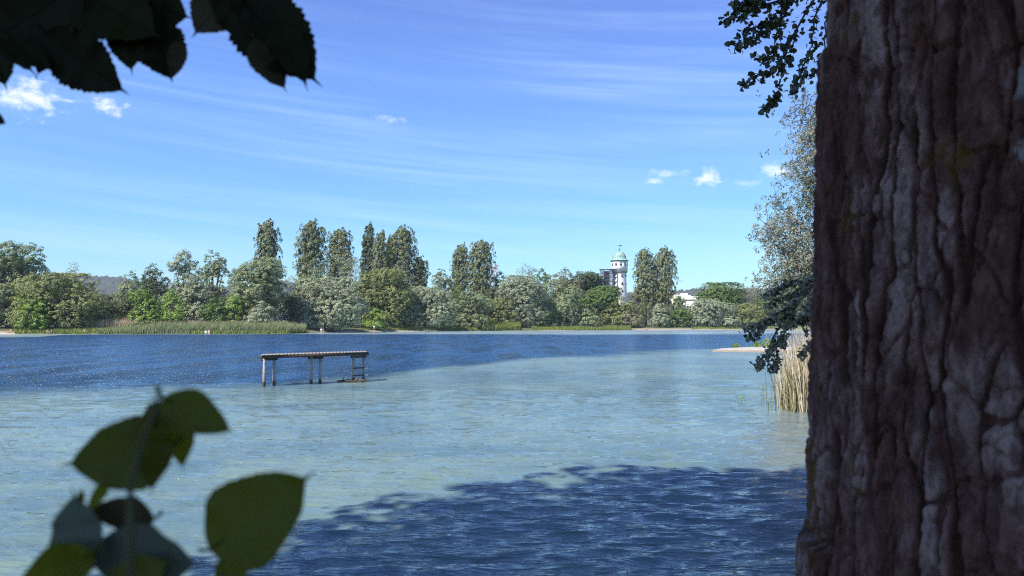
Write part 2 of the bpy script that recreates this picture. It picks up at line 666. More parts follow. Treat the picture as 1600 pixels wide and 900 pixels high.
def make_haze():
    q = MB()
    q.box((0, 1000, 64), (9000, 3000, 135))
    m = bpy.data.materials.new('haze')
    m.use_nodes = True
    t = NT(m.node_tree)
    v = t.n('ShaderNodeVolumePrincipled')
    v.inputs['Color'].default_value = (.72, .82, 1.0, 1)
    v.inputs['Density'].default_value = HAZE
    v.inputs['Anisotropy'].default_value = 0.0
    o = t.n('ShaderNodeOutputMaterial')
    t.link(v.outputs[0], o.inputs['Volume'])
    b = q.build('haze', m)
    tag(b, kind='stuff')


HAZE = 0.00012
make_haze()


def make_spit():
    n = 120
    a = np.linspace(0, 2 * np.pi, n, endpoint=False)
    rings = [(0.05, .40), (.35, .38), (.65, .33), (.88, .24), (.97, .13), (1.0, -.02), (1.04, -.3), (1.3, -.6)]
    V = []
    for r, z in rings:
        wob = 1 + 0.12 * fbm(np.cos(a) * 3 + 5, np.sin(a) * 3, 14, 3)
        x = 25.0 + 7.9 * r * np.cos(a) * wob
        y = 66.5 + 2.6 * r * np.sin(a) * wob + 0.10 * (x - 25)
        V.append(np.stack([x, y, z + 0.06 * fbm(x * 1.5, y * 1.5, 3, 3) * (z > .05)], -1))
    m, t, p, o = principled('gravel')
    g = t.n('ShaderNodeTexCoord').outputs['Object']
    n1 = t.noise(g, 9, 4, .7)
    n2 = t.noise(g, 0.6, 3, .6)
    geo = t.n('ShaderNodeNewGeometry')
    sp = t.n('ShaderNodeSeparateXYZ')
    t.link(geo.outputs['Position'], sp.inputs[0])
    c = t.mix(t.step(n1, .3, .7), (.26, .25, .20), (.52, .50, .43))
    wet = t.step(sp.outputs[2], .10, .2, 1.0, 0.0)
    c = t.mix(t.m('MULTIPLY', wet, .85), c, (.24, .19, .14))
    c = t.mix(t.m('MULTIPLY', t.step(n2, .55, .7), .5), c, (.28, .24, .17))
    t.link(c, p.inputs['Base Color'])
    p.inputs['Roughness'].default_value = .9
    b = t.n('ShaderNodeBump')
    b.inputs['Strength'].default_value = .8
    b.inputs['Distance'].default_value = .05
    t.link(n1, b.inputs['Height'])
    t.link(b.outputs[0], p.inputs['Normal'])
    o = mesh_np('gravel_spit', np.concatenate(V), grid_faces(len(rings), 120, True), m, smooth=True)
    tag(o, kind='structure')


make_spit()


# ------------------------------------------------------------------ foliage builders
def unit(v):
    return v / np.maximum(np.linalg.norm(v, axis=-1, keepdims=True), 1e-9)


def leaf_quads(P, N, T, L, W):
    """diamond leaves at P, normal N, along T, half length L, half width W"""
    T = unit(T - N * np.sum(T * N, -1, keepdims=True))
    B = np.cross(N, T)
    L, W = L[:, None], W[:, None]
    V = np.stack([P - T * L, P + B * W - T * L * .1, P + T * L, P - B * W - T * L * .1], 1).reshape(-1, 3)
    F = np.arange(len(P) * 4).reshape(-1, 4)
    return V, F


def crown(name, clumps, per, size, mat, parent, rg, aspect=0.62, spread=0.55, dirs=None, up=0.35, loc=None):
    """clumps: array (n, 7): centre, radii, tint; outward direction = dirs"""
    c = np.asarray(clumps)
    n = len(c)
    cnt = per if hasattr(per, '__len__') else np.full(n, per)
    idx = np.repeat(np.arange(n), cnt)
    m = len(idx)
    d = unit(rg.normal(size=(m, 3)))
    out = dirs[idx]
    # leaves sit on the outer and upper side of their clump
    d = unit(d + out * 0.55 + np.array([0, 0, 0.30]))
    rad = rg.uniform(0.62, 1.05, m)[:, None] ** 0.7
    P = c[idx, :3] + d * c[idx, 3:6] * rad
    N = unit(d * 0.62 + out * 0.55 + np.array([0, 0, up]) + rg.normal(size=(m, 3)) * spread)
    T = rg.normal(size=(m, 3))
    L = size * rg.uniform(.7, 1.35, m) * .5
    V, F = leaf_quads(P, N, T, L, L * aspect)
    ti = np.clip(c[idx, 6] + rg.normal(0, .13, m), 0, 1)
    return mesh_np(name, V, F, mat, parent, attrs={'tint': np.repeat(ti, 4)}, loc=loc)


def lobes_round(rg, wd, ht, dp, nl):
    """centres and radii of the billows of a rounded crown"""
    L = []
    for i in range(nl):
        f = (i + .5) / nl
        z = ht * (0.16 + 0.70 * rg.random() ** 0.8)
        prof = math.sqrt(max(0.05, 1 - ((z / ht - 0.42) / 0.60) ** 2))
        a = i * 2.4 + rg.random() * .9
        r = prof * (.45 + .55 * math.sqrt(rg.random())) * 0.78
        s = rg.uniform(.20, .34)
        L.append((math.cos(a) * r * wd / 2, math.sin(a) * r * dp / 2, z, s * wd * .8, s * dp * .8, s * min(ht, wd) * .72))
    L.append((0, 0, ht * .80, wd * .22, dp * .22, ht * .20))
    L.append((wd * rg.uniform(-.1, .1), 0, ht * .42, wd * .40, dp * .40, ht * .40))
    L.append((wd * .22, -dp * .15, ht * .20, wd * .26, dp * .26, ht * .20))
    L.append((-wd * .22, -dp * .15, ht * .20, wd * .26, dp * .26, ht * .20))
    return L


def fit(clumps, wd, ht, pad):
    c = np.array(clumps)
    lo, hi = np.percentile(c[:, 0], [1.5, 98.5])
    c[:, 0] = (c[:, 0] - (lo + hi) / 2) * (wd - pad) / (hi - lo)
    z0 = c[:, 2].min()
    c[:, 2] = z0 + (c[:, 2] - z0) * (ht - pad - z0) / (np.percentile(c[:, 2], 99.7) - z0)
    return c


def far_tree(px, wpx, top, base, extra, typ, colr, label, cat='tree', name=None, group='trees along the far bank', dens=1.0, sd=None):
    rg = np.random.default_rng(int(px * 7 + top * 13 + extra) if sd is None else sd)
    D = shore_D(px) + extra
    c = at(px, 505, D)
    s = D / FPX
    gz = float(np.interp(extra, [0, 2.5, 5, 10, 20, 45, 120, 500], [.05, .45, .75, 1.0, 1.3, 1.8, 2.5, 5]))
    wd = wpx * s
    zt = H + (505 - top) * s
    ht = zt - gz
    root = empty(name or {'poplar': 'poplar_tree', 'shrub': 'shrub'}.get(typ, 'willow_tree' if colr in ('silver', 'grey') else 'broadleaf_tree'), (c.x, D, gz), rg.uniform(-.3, .3))
    tag(root, label, cat, group)
    lean = rg.normal(0, .02)
    mb = MB()
    clumps, dirs = [], []
    leaf = 0.36
    if typ == 'poplar':
        dp = wd * .9
        mb.tube([(0, 0, -.3), (0, 0, ht * .3), (lean * ht * .5, 0, ht * .65), (lean * ht, 0, ht * .93)], [.45, .36, .2, .04], 8)
        npl = max(6, int(wd * 1.7))
        for i in range(npl):
            a = i * 2.4 + rg.random()
            rr = math.sqrt((i + .5) / npl) * .74
            hb = ht * rg.uniform(.10, .38)
            het = ht * (1.0 - .22 * rr ** 1.5 * rg.uniform(.3, 1.7)) if i else ht
            if het - hb < ht * .25:
                hb = het - ht * .25
            x0, y0 = math.cos(a) * rr * wd * .5, math.sin(a) * rr * dp * .5
            rp = wd * rg.uniform(.18, .28)
            if i % 2 == 0:
                mb.tube([(0, 0, hb * .8), (x0 * .8, y0 * .8, hb + (het - hb) * .3), (x0, y0, het - .5)], [.14, .09, .02], 6)
            step = 0.30
            k = int((het - hb) / step)
            tj = rg.uniform(.25, .7)
            for j in range(k):
                f = (j + rg.random()) / k
                z = hb + (het - hb) * f
                pr = rp * min(1, .5 + 2 * f) * math.sqrt(max(.06, 1 - (max(0, f - .55) / .45) ** 2))
                aa = rg.random() * 6.283
                q = rg.random() ** .5
                dx, dy = math.cos(aa) * pr * q, math.sin(aa) * pr * q
                wind = .035 * (z / ht) ** 2 * wd
                clumps.append((x0 * (.85 + .3 * f) * (1 - .12 * f * f) + dx + lean * z + wind, y0 + dy, z, .40, .40, .62, np.clip(tj + rg.normal(0, .12), 0, 1)))
                dirs.append((dx + x0 * .5, dy + y0 * .5, .5 * wd * .2))
        for j in range(int(wd * ht * 1.5)):
            f = rg.random()
            env = .40 * wd * min(1, .62 + 1.2 * f) * math.sqrt(max(.03, 1 - (max(0, f - .62) / .38) ** 2))
            aa = rg.random() * 6.283
            q = .55 + .45 * rg.random()
            dx, dy, z = math.cos(aa) * env * q, math.sin(aa) * env * q, ht * (.12 + .85 * f)
            clumps.append((dx + lean * z, dy, z, .46, .46, .7, np.clip(.45 + rg.normal(0, .16), 0, 1)))
            dirs.append((dx, dy, .3 * wd * .2))
        dirs = unit(np.array(dirs) + 1e-6)
        clumps = fit(clumps, wd, ht, .25)
        per = int(22 * dens)
        crown('crown', clumps, per, .42, FOL[colr], root, rg, .6, .26, dirs, .2)
    else:
        dp = min(wd, 12) * .85
        nl = max(6, int(wd * ht / 11))
        nl = min(nl, 26)
        lob = lobes_round(rg, wd, ht, dp, nl)
        if typ == 'airy':
            lob = lob[:-3]
        trunk_r = .035 * ht + .06
        bare = ht * (.18 if typ != 'shrub' else .05)
        mb.tube([(0, 0, -.3), (rg.normal(0, .1), 0, bare), (rg.normal(0, .3), 0, ht * .45), (lean * ht, 0, ht * .75)], [trunk_r, trunk_r * .8, trunk_r * .5, .04], 8)
        for l in lob[:7]:
            mb.tube([(0, 0, bare * .8), (l[0] * .5, l[1] * .5, bare + (l[2] - bare) * .55), (l[0] * .95, l[1] * .95, l[2])], [trunk_r * .5, trunk_r * .3, .03], 6)
        for l in lob:
            tl = float(np.clip(rg.normal(.5, .16), .1, .9))
            area = l[3] * l[5]
            k = int(np.clip(area * 8.5, 14, 110))
            for j in range(k):
                d = unit(rg.normal(size=3) + np.array([0, -.25, .35]))
                q = rg.uniform(.72, 1.02)
                p = np.array(l[:3]) + d * np.array(l[3:6]) * q
                if p[2] < .25:
                    p[2] = .25 + rg.random() * .5
                p[2] = min(p[2], ht - .25)
                cs = rg.uniform(.38, .72)
                clumps.append((*p, cs, cs, cs * .8, np.clip(tl + rg.normal(0, .14), 0, 1)))
                dirs.append(d)
        dirs = np.array(dirs)
        clumps = fit(clumps, wd, ht, .45)
        per = int((22 if typ != 'airy' else 9) * dens)
        crown('crown', clumps, per, leaf * (1 if typ != 'airy' else .8), FOL[colr], root, rg, .55, .24, dirs, .3)
    mb.build('trunk', M_bark_far, root, smooth=True)
    return root


TREES = [
    (14, 100, 378, 520, 16, 'round', 'grey', 'tallest broad grey green tree at the far left edge above the pale beach'),
    (-70, 90, 400, 520, 20, 'round', 'silver', 'silvery tree beyond the far left edge of the bank'),
    (88, 118, 426, 516, 6, 'round', 'olive', 'broad olive tree behind the two sitting bathers'),
    (52, 48, 462, 516, 3, 'shrub', 'vivid', 'bright green bush at the foot of the broad olive tree'),
    (111, 36, 408, 500, 26, 'airy', 'grey', 'thin pale treetop rising above the broad olive tree'),
    (75, 20, 428, 500, 30, 'airy', 'dark', 'small dark treetop left of the thin pale one'),
    (152, 50, 452, 510, 24, 'round', 'grey', 'low grey green tree in front of the left wooded hill'),
    (168, 44, 470, 510, 12, 'round', 'olive', 'low dull green tree left of the small brown hut roof'),
    (201, 42, 423, 505, 36, 'round', 'grey', 'grey tree rising just right of the left wooded hill'),
    (192, 30, 455, 505, 22, 'round', 'green', 'green tree above the small brown hut roof'),
    (237, 50, 412, 500, 18, 'round', 'dark', 'dark green rounded tree above two bright green ones'),
    (227, 50, 446, 503, 8, 'round', 'vivid', 'larger bright green tree just right of the small hut roof'),
    (269, 44, 452, 503, 8, 'round', 'vivid', 'smaller bright green tree below the dark rounded tree'),
    (285, 52, 391, 500, 30, 'round', 'silver', 'tall silvery tree with two billowing tops'),
    (301, 60, 428, 503, 15, 'round', 'silver', 'silver grey tree in front of the tall two topped one'),
    (332, 46, 391, 500, 29, 'round', 'grey', 'tall grey tree with a small domed top'),
    (333, 40, 464, 503, 8, 'shrub', 'green', 'leafy green bush behind the reed bed'),
    (364, 28, 460, 503, 9, 'shrub', 'vivid', 'small yellow green bush with dark foot behind the reeds'),
    (399, 86, 402, 506, 13, 'round', 'grey', 'big grey willow under the lone left poplar'),
    (405, 44, 470, 507, 7, 'shrub', 'silver', 'low silvery bush at the foot of the big grey willow'),
    (416, 35, 345, 490, 36, 'poplar', 'poplar', 'leftmost poplar, standing alone with a side plume'),
    (456, 42, 430, 505, 20, 'airy', 'grey', 'thin pale willow between the lone poplar and the widest silver one'),
    (509, 124, 432, 518, 4, 'round', 'silver', 'widest round silver willow hanging over the water'),
    (485, 42, 346, 480, 42, 'poplar', 'poplar', 'second poplar from the left, with a broad full top'),
    (490, 48, 402, 480, 28, 'airy', 'grey', 'grey twiggy tree in front of the second poplar'),
    (528, 40, 359, 480, 42, 'poplar', 'poplar', 'third poplar from the left, with a thin left plume'),
    (542, 46, 392, 480, 28, 'airy', 'silver', 'pale loose tree in front of the third poplar'),
    (573, 21, 350, 480, 46, 'poplar', 'dark', 'slimmest dark poplar in the middle cluster'),
    (593, 27, 363, 480, 38, 'poplar', 'poplar', 'narrow poplar leaning against the slimmest dark one'),
    (593, 90, 418, 514, 11, 'round', 'olive', 'round yellowish willow right of the widest silver willow'),
    (587, 34, 482, 513, 4, 'shrub', 'vivid', 'bright green bush beside the white parasol'),
    (627, 44, 355, 480, 40, 'poplar', 'poplar', 'ragged many topped poplar of the middle cluster'),
    (610, 16, 372, 480, 44, 'poplar', 'poplar', 'thin poplar half hidden left of the ragged one'),
    (627, 42, 400, 490, 30, 'airy', 'silver', 'whitish tree in front of the ragged poplar'),
    (655, 26, 402, 490, 36, 'poplar', 'dark', 'short dark poplar at the right end of the middle cluster'),
    (664, 92, 446, 515, 6, 'round', 'silver', 'sloping silver willow by the small sandy landing'),
    (640, 50, 455, 515, 10, 'round', 'olive', 'olive willow between the yellowish and the sloping one'),
    (691, 40, 420, 490, 26, 'round', 'grey', 'grey tree just left of the pair of poplars'),
    (717, 27, 383, 480, 42, 'poplar', 'poplar', 'smaller left poplar of the pair in the middle'),
    (750, 41, 377, 480, 33, 'poplar', 'poplar', 'larger right poplar of the pair in the middle'),
    (716, 36, 446, 500, 16, 'round', 'green', 'green tree at the foot of the pair of poplars'),
    (737, 58, 455, 515, 7, 'round', 'grey', 'grey willow with a dark foot left of the meadow'),
    (765, 46, 448, 500, 22, 'round', 'dark', 'dark tree below the larger poplar of the pair'),
    (783, 34, 424, 490, 34, 'round', 'grey', 'grey treetop right of the red and white mast'),
    (778, 60, 465, 508, 14, 'round', 'olive', 'dull green tree behind the yellow green meadow'),
    (815, 76, 430, 512, 10, 'round', 'silver', 'big silvery willow right of the meadow'),
    (822, 44, 411, 490, 30, 'airy', 'brown', 'brownish peaked tree above the big silvery willow'),
    (846, 30, 420, 490, 22, 'round', 'green', 'deep green treetop beside the brownish peak'),
    (848, 26, 470, 512, 8, 'shrub', 'green', 'green bush in the gap right of the big silvery willow'),
    (874, 62, 436, 512, 10, 'round', 'grey', 'grey olive willow over the narrow sandy beach'),
    (886, 46, 420, 490, 28, 'round', 'brown', 'brownish rounded treetop left of the tower'),
    (920, 56, 424, 490, 36, 'round', 'dark', 'dark tree directly left of the steel stair tower'),
    (932, 78, 447, 510, 18, 'round', 'green', 'wide mid green tree below the stair tower'),
    (915, 42, 480, 513, 6, 'shrub', 'grey', 'small grey bush at the waterline below the stair tower'),
    (967, 62, 466, 513, 12, 'round', 'olive', 'pale olive tree below the white water tower'),
    (977, 12, 452, 500, 26, 'airy', 'brown', 'small rusty treetop in front of the white tower'),
    (996, 28, 450, 505, 28, 'round', 'brown', 'brownish tree between the tower and the double poplar'),
    (985, 36, 482, 513, 8, 'shrub', 'brown', 'dry looking bush left of the orange bathers'),
    (1009, 32, 390, 500, 26, 'poplar', 'poplar', 'left half of the double poplar right of the tower'),
    (1038, 36, 388, 500, 24, 'poplar', 'poplar', 'right half of the double poplar right of the tower'),
    (1031, 30, 474, 513, 8, 'shrub', 'silver', 'silvery bush at the foot of the double poplar'),
    (1057, 42, 484, 513, 10, 'round', 'green', 'green tree below the small red roof'),
    (1058, 34, 462, 500, 40, 'round', 'green', 'green treetop left of the white flat building'),
    (1085, 36, 490, 513, 10, 'round', 'olive', 'low olive tree below the orange roof'),
    (1092, 28, 468, 500, 40, 'round', 'vivid', 'light green treetop in front of the white flat building'),
    (1127, 74, 441, 512, 20, 'round', 'green', 'domed green tree right of the white flat building'),
    (1115, 80, 466, 513, 7, 'round', 'silver', 'spreading silver willow below the domed green tree'),
    (1166, 52, 448, 505, 28, 'airy', 'brown', 'loose brownish tree right of the domed green one'),
    (1168, 50, 474, 513, 10, 'round', 'olive', 'olive tree right of the spreading silver willow'),
    (1208, 64, 455, 505, 24, 'round', 'green', 'green tree half hidden behind the dark drooping branch'),
    (1268, 80, 445, 505, 20, 'round', 'grey', 'grey tree of the far bank behind the near willow'),
]
for t_ in TREES:
    px, wpx, top, base, ex, typ, colr, lab = t_
    cat = 'bush' if typ == 'shrub' else 'tree'
    far_tree(px, wpx, top, base, ex, typ, colr, lab, cat)


def undergrowth():
    rg = np.random.default_rng(77)
    cl, dr = [], []
    for i in range(5200):
        px = rg.uniform(-250, 1330)
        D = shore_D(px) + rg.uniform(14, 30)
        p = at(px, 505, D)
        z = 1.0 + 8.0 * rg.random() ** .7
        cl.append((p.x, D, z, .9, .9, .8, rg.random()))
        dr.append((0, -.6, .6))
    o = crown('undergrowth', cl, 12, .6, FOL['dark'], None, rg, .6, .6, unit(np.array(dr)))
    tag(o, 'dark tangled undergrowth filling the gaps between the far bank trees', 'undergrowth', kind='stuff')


undergrowth()


# ------------------------------------------------------------------ reeds and grass
def blades(name, pts, hts, width, lean, mat, rg, kink=.35, tint=None):
    """thin blades bent over by the wind; pts (n,3)"""
    n = len(pts)
    az_ = rg.normal(0, .6, n)
    ld = np.stack([np.cos(az_), np.sin(az_), np.zeros(n)], -1) * (lean + rg.normal(0, abs(lean) * .6 + .06, n))[:, None] * hts[:, None]
    a2 = rg.uniform(-.9, .9, n)
    side = np.stack([np.cos(a2), np.sin(a2), np.zeros(n)], -1) * (width * rg.uniform(.6, 1.3, n))[:, None] * .5
    up = np.zeros((n, 3))
    up[:, 2] = hts
    m1 = pts + up * .55 + ld * .35
    m2 = pts + up * (1 - .06 * np.abs(lean)) + ld
    V = np.stack([pts - side, pts + side, m1 + side * .9, m1 - side * .9, m2 + side * .12, m2 - side * .12], 1).reshape(-1, 3)
    b = np.arange(n)[:, None] * 6
    F = np.concatenate([b + [0, 1, 2, 3], b + [3, 2, 4, 5]])
    ti = rg.random(n) if tint is None else tint
    return mesh_np(name, V, F, mat, attrs={'tint': np.repeat(ti, 6)})


M_reed = leafmat('green reed', (.165, .20, .08), (.33, .36, .18), .2)
M_dry = leafmat('dry reed', (.34, .26, .16), (.56, .45, .30), .15)
M_grass = leafmat('bank grass', (.14, .19, .035), (.29, .33, .08), .25)


def strip_pts(n, px0, px1, d0, d1, rg):
    px = rg.uniform(px0, px1, n)
    ex = rg.uniform(d0, d1, n)
    D = np.interp(px, [s[0] for s in SHORE], [s[1] for s in SHORE]) + ex
    z = np.interp(ex, [-8, -1, .6, 2.5, 5, 10, 20], [-1.2, -.15, .1, .45, .75, 1.0, 1.3])
    return np.stack([(px - 800) / FPX * D, D, z], -1), px, ex


rg = np.random.default_rng(3)
P_, px_, ex_ = strip_pts(9000, 150, 476, .3, 5.5, rg)
h_ = rg.uniform(1.5, 2.4, 9000) * np.interp(px_, [150, 215, 260, 440, 476], [.35, .7, 1, 1, .8])
tag(blades('reed_bed', P_, h_, .10, .30, M_reed, rg), 'green reeds bent by the wind along the far waterline', 'reeds', kind='stuff')
P_, px_, ex_ = strip_pts(5000, 132, 440, 5.2, 9, rg)
h_ = rg.uniform(1.5, 2.7, 5000) * np.interp(px_, [132, 160, 200, 250, 440], [.8, 1, 1.05, .95, .8])
tag(blades('dry_reeds', P_, h_, .10, .18, M_dry, rg), 'pale dry reeds standing behind the green ones', 'reeds', kind='stuff')
G = []
for px0, px1, d0, d1, n_, hlo, hhi in ((24, 215, .5, 6, 6000, .35, .95), (752, 812, .4, 8, 4200, .9, 2.3), (895, 985, .3, 5, 3500, .4, 1.2), (300, 480, -.2, .6, 900, .5, .9), (830, 900, 1, 5, 1500, .4, 1.0), (600, 750, 2, 6, 1500, .3, .8), (1080, 1260, 1, 5, 1800, .3, .8)):
    P_, px_, ex_ = strip_pts(n_, px0, px1, d0, d1, rg)
    G.append((P_, rg.uniform(hlo, hhi, n_)))
tag(blades('grass', np.concatenate([g[0] for g in G]), np.concatenate([g[1] for g in G]), .14, .2, M_grass, rg), 'lush grass on the far bank', 'grass', kind='stuff')

# ------------------------------------------------------------------ water tower
M_white = plain('white render', (.86, .85, .82), .8, .06, .3)
M_copper = plain('green copper', (.27, .44, .36), .6, .18, .8)
M_copper_d = plain('dark copper', (.16, .25, .21), .6, .15, 1)
M_win = plain('window dark glass', (.05, .055, .06), .2, .1, 1)
M_trim = plain('grey stone band', (.34, .33, .33), .8, .1, 1)
M_steel = plain('dark violet steel', (.085, .08, .105), .5, .15, 1)
M_steel_l = plain('pale steel panel', (.34, .33, .37), .5, .1, 1)


def water_tower():
    D = 400
    s = D / FPX
    c = at(968.3, 505, D)
    Zp = lambda y: H + (505 - y) * s
    root = empty('water_tower', (c.x, D, 0))
    tag(root, 'round white water tower with green copper dome and weather vane', 'tower')
    b = MB()
    n8 = 8
    b.lathe([(3.95, 2), (3.75, Zp(470)), (3.55, Zp(429)), (3.55, Zp(427.0))], 32)
    b.build('shaft', M_white, root, smooth=True)
    b = MB()
    b.lathe([(3.4, Zp(427.2)), (3.9, Zp(426.6)), (4.1, Zp(425.2)), (4.1, Zp(424.2)), (3.9, Zp(424.0))], 32)
    b.build('corbel', M_trim, root, smooth=False)
    b = MB()
    b.lathe([(3.6, Zp(424.4)), (4.28, Zp(424.2)), (4.20, Zp(407.6)), (3.9, Zp(407.4))], 40)
    b.build('tank_drum', M_white, root, smooth=True)
    b = MB()
    b.lathe([(4.05, Zp(409.2)), (4.32, Zp(408.6)), (4.85, Zp(407.4)), (4.85, Zp(407.0)), (3.9, Zp(406.8))], 40)
    b.build('eave', M_copper_d, root)
    b = MB()
    prof = [(4.75, Zp(407.0)), (4.2, Zp(405.9)), (3.75, Zp(404.6))]
    for k in range(10):
        a = k / 9 * math.pi / 2
        prof.append((3.55 * math.cos(a) ** .85 if k < 9 else .12, Zp(404.2) + (Zp(392.2) - Zp(404.2)) * math.sin(a)))
    b.lathe(prof, 40)
    dome = b.build('dome', M_copper, root, smooth=True)
    b = MB()
    for k in range(16):
        a = k * math.pi / 8
        b.tube([((r + .03) * math.cos(a), (r + .03) * math.sin(a), z) for r, z in prof[1:]], .06, 5)
    b.build('dome_seam', M_copper_d, dome)
    b = MB()
    b.lathe([(.45, Zp(392.6)), (.45, Zp(391.0)), (.25, Zp(390.4)), (.6, Zp(389.2)), (.25, Zp(388)), (.10, Zp(387)), (.08, Zp(382.6)), (0, Zp(382.5))], 12)
    fin = b.build('finial', M_copper_d, root, smooth=True)
    b = MB()
    b.bar((-.25, 0, Zp(383.6)), (1.3, 0, Zp(383.6)), .08, .6)
    b.bar((-.9, 0, Zp(383.4)), (-.25, 0, Zp(383.6)), .08, .12)
    b.build('weather_vane', M_steel, fin)
    # windows: (bearing from the viewer's side in degrees, image row, size)
    def window(ang, y, w_, h_, r):
        a = R(-90 + ang)
        q = MB()
        n = Vector((math.cos(a), math.sin(a), 0))
        tv = Vector((-n.y, n.x, 0))
        p = n * r
        q.bar(p + Vector((0, 0, Zp(y) - h_ / 2)), p + Vector((0, 0, Zp(y) + h_ / 2)), w_, .5, up=tuple(n))
        f = MB()
        for sg in (-1, 1):
            o_ = tv * sg * (w_ / 2 + .07)
            f.bar(p + o_ + Vector((0, 0, Zp(y) - h_ / 2 - .14)), p + o_ + Vector((0, 0, Zp(y) + h_ / 2 + .14)), .14, .56, up=tuple(n))
            zc = Zp(y) + sg * (h_ / 2 + .07)
            f.bar(p - tv * (w_ / 2) + Vector((0, 0, zc)), p + tv * (w_ / 2) + Vector((0, 0, zc)), .55, .14)
        wn = q.build('window', M_win, root)
        f.build('frame', M_trim, wn)
    for k in range(9):
        window(-80 + k * 33 + 16, 413.2, .75, 1.5, 4.06)
    for y in (431.0, 443.3, 455.0):
        window(14, y, .7, 1.15, 3.50)
        window(58, y, .7, 1.15, 3.50)
        window(-50, y, .7, 1.15, 3.50)
    # stair tower
    c2 = at(950.5, 505, D - 1.5)
    st = empty('stair_tower', (c2.x, D - 1.5, 0))
    tag(st, 'dark open steel stair tower against the white water tower', 'stair tower')
    x0, x1 = -3.8, 4.6
    y0, y1 = -2.0, 2.0
    zt = Zp(422.0)
    cols = [x0, x0 + 1.3, 1.0, 2.3, x1]
    for xi in cols:
        for yi in (y0, y1):
            q = MB()
            q.bar((xi, yi, 1), (xi, yi, zt), .28, .28)
            q.build('post', M_steel, st)
    q = MB()
    q.box(((x0 + x1) / 2 - .2, 0, zt + .14), (x1 - x0 + .9, 4.9, .28))
    q.build('roof', M_steel, st)
    lev = [Zp(y) for y in (427.5, 433.2, 440.5, 447.8, 455, 462, 469, 476)]
    for i, z in enumerate(lev):
        q = MB()
        q.box(((x0 + x1) / 2, 0, z), (x1 - x0 - .3, 3.7, .16))
        q.build('platform', M_steel_l if i % 2 else M_steel, st)
        for yy in (y0 - .16, y1 + .16):
            q = MB()
            for dz in (.45, .8, 1.1):
                q.bar((x0, yy, z + dz), (x1, yy, z + dz), .06, .07)
            for xx in (x0, (x0 + x1) / 2, x1):
                q.bar((xx, yy, z), (xx, yy, z + 1.12), .05, .05)
            q.build('railing', M_steel, st)
        if i + 1 < len(lev):
            q = MB()
            z2 = lev[i + 1]
            sg = 1 if i % 2 else -1
            q.bar((-1.2 * sg - .6, -.6 * sg, z2 + .08), (1.6 * sg + .1, -.6 * sg, z - .08), 1.1, .22)
            q.build('stair_flight', M_steel_l, st)
    q = MB()
    q.box((-.9, .3, (Zp(424) + Zp(470)) / 2), (2.6, 1.6, Zp(424) - Zp(470)))
    q.build('lift_shaft', M_steel, st)
    q = MB()
    for i in range(len(lev) - 1):
        q.bar((x0 + 1.3, y0 - .02, lev[i]), (1.0, y0 - .02, lev[i + 1]), .10, .10)
        q.bar((1.0, y0 - .06, lev[i]), (x0 + 1.3, y0 - .06, lev[i + 1]), .10, .10)
    q.build('cross_brace', M_steel, st)


water_tower()

M_mastr = plain('mast red', (.55, .12, .16), .6)
M_mastw = plain('mast white', (.75, .70, .74), .6)


def mast():
    D = 470
    s = D / FPX
    c = at(773.5, 505, D)
    root = empty('radio_mast', (c.x, D, 0))
    tag(root, 'red and white lattice mast peeping over the trees', 'mast')
    zt = H + (505 - 414) * s
    hw = 1.25
    z = 2.0
    k = 0
    while z < zt - .5:
        z2 = min(z + 3.4, zt)
        q = MB()
        for i, j in ((-1, -1), (1, -1), (1, 1), (-1, 1)):
            q.bar((i * hw, j * hw, z), (i * hw, j * hw, z2), .32, .32)
        for a, b in (((-1, -1), (1, -1)), ((1, -1), (1, 1)), ((1, 1), (-1, 1)), ((-1, 1), (-1, -1))):
            q.bar((a[0] * hw, a[1] * hw, z), (b[0] * hw, b[1] * hw, z2), .16, .16)
            q.bar((b[0] * hw, b[1] * hw, z + .02), (a[0] * hw, a[1] * hw, z2), .15, .15)
            q.bar((a[0] * hw, a[1] * hw, z2 - .1), (b[0] * hw, b[1] * hw, z2 - .1), .2, .2)
        q.build('mast_section', M_mastr if k % 2 else M_mastw, root)
        k += 1
        z = z2
    q = MB()
    q.bar((-2.6, 0, zt - .5), (2.2, 0, zt - .5), .25, .3)
    q.box((-2.4, 0, zt - .3), (.5, .5, 1.2))
    q.box((2.0, 0, zt - .3), (.5, .5, 1.2))
    q.build('antenna_arm', M_trim, root)


mast()

M_wall = plain('white facade', (.80, .79, .74), .8, .04, .2)
M_wall_y = plain('cream facade', (.70, .66, .46), .8, .04, .2)
M_red = plain('red tile roof', (.36, .10, .07), .8, .2, 2)
M_or = plain('orange tile roof', (.55, .20, .10), .8, .2, 2)
M_brown = plain('brown shingle roof', (.16, .11, .09), .9, .2, 3)


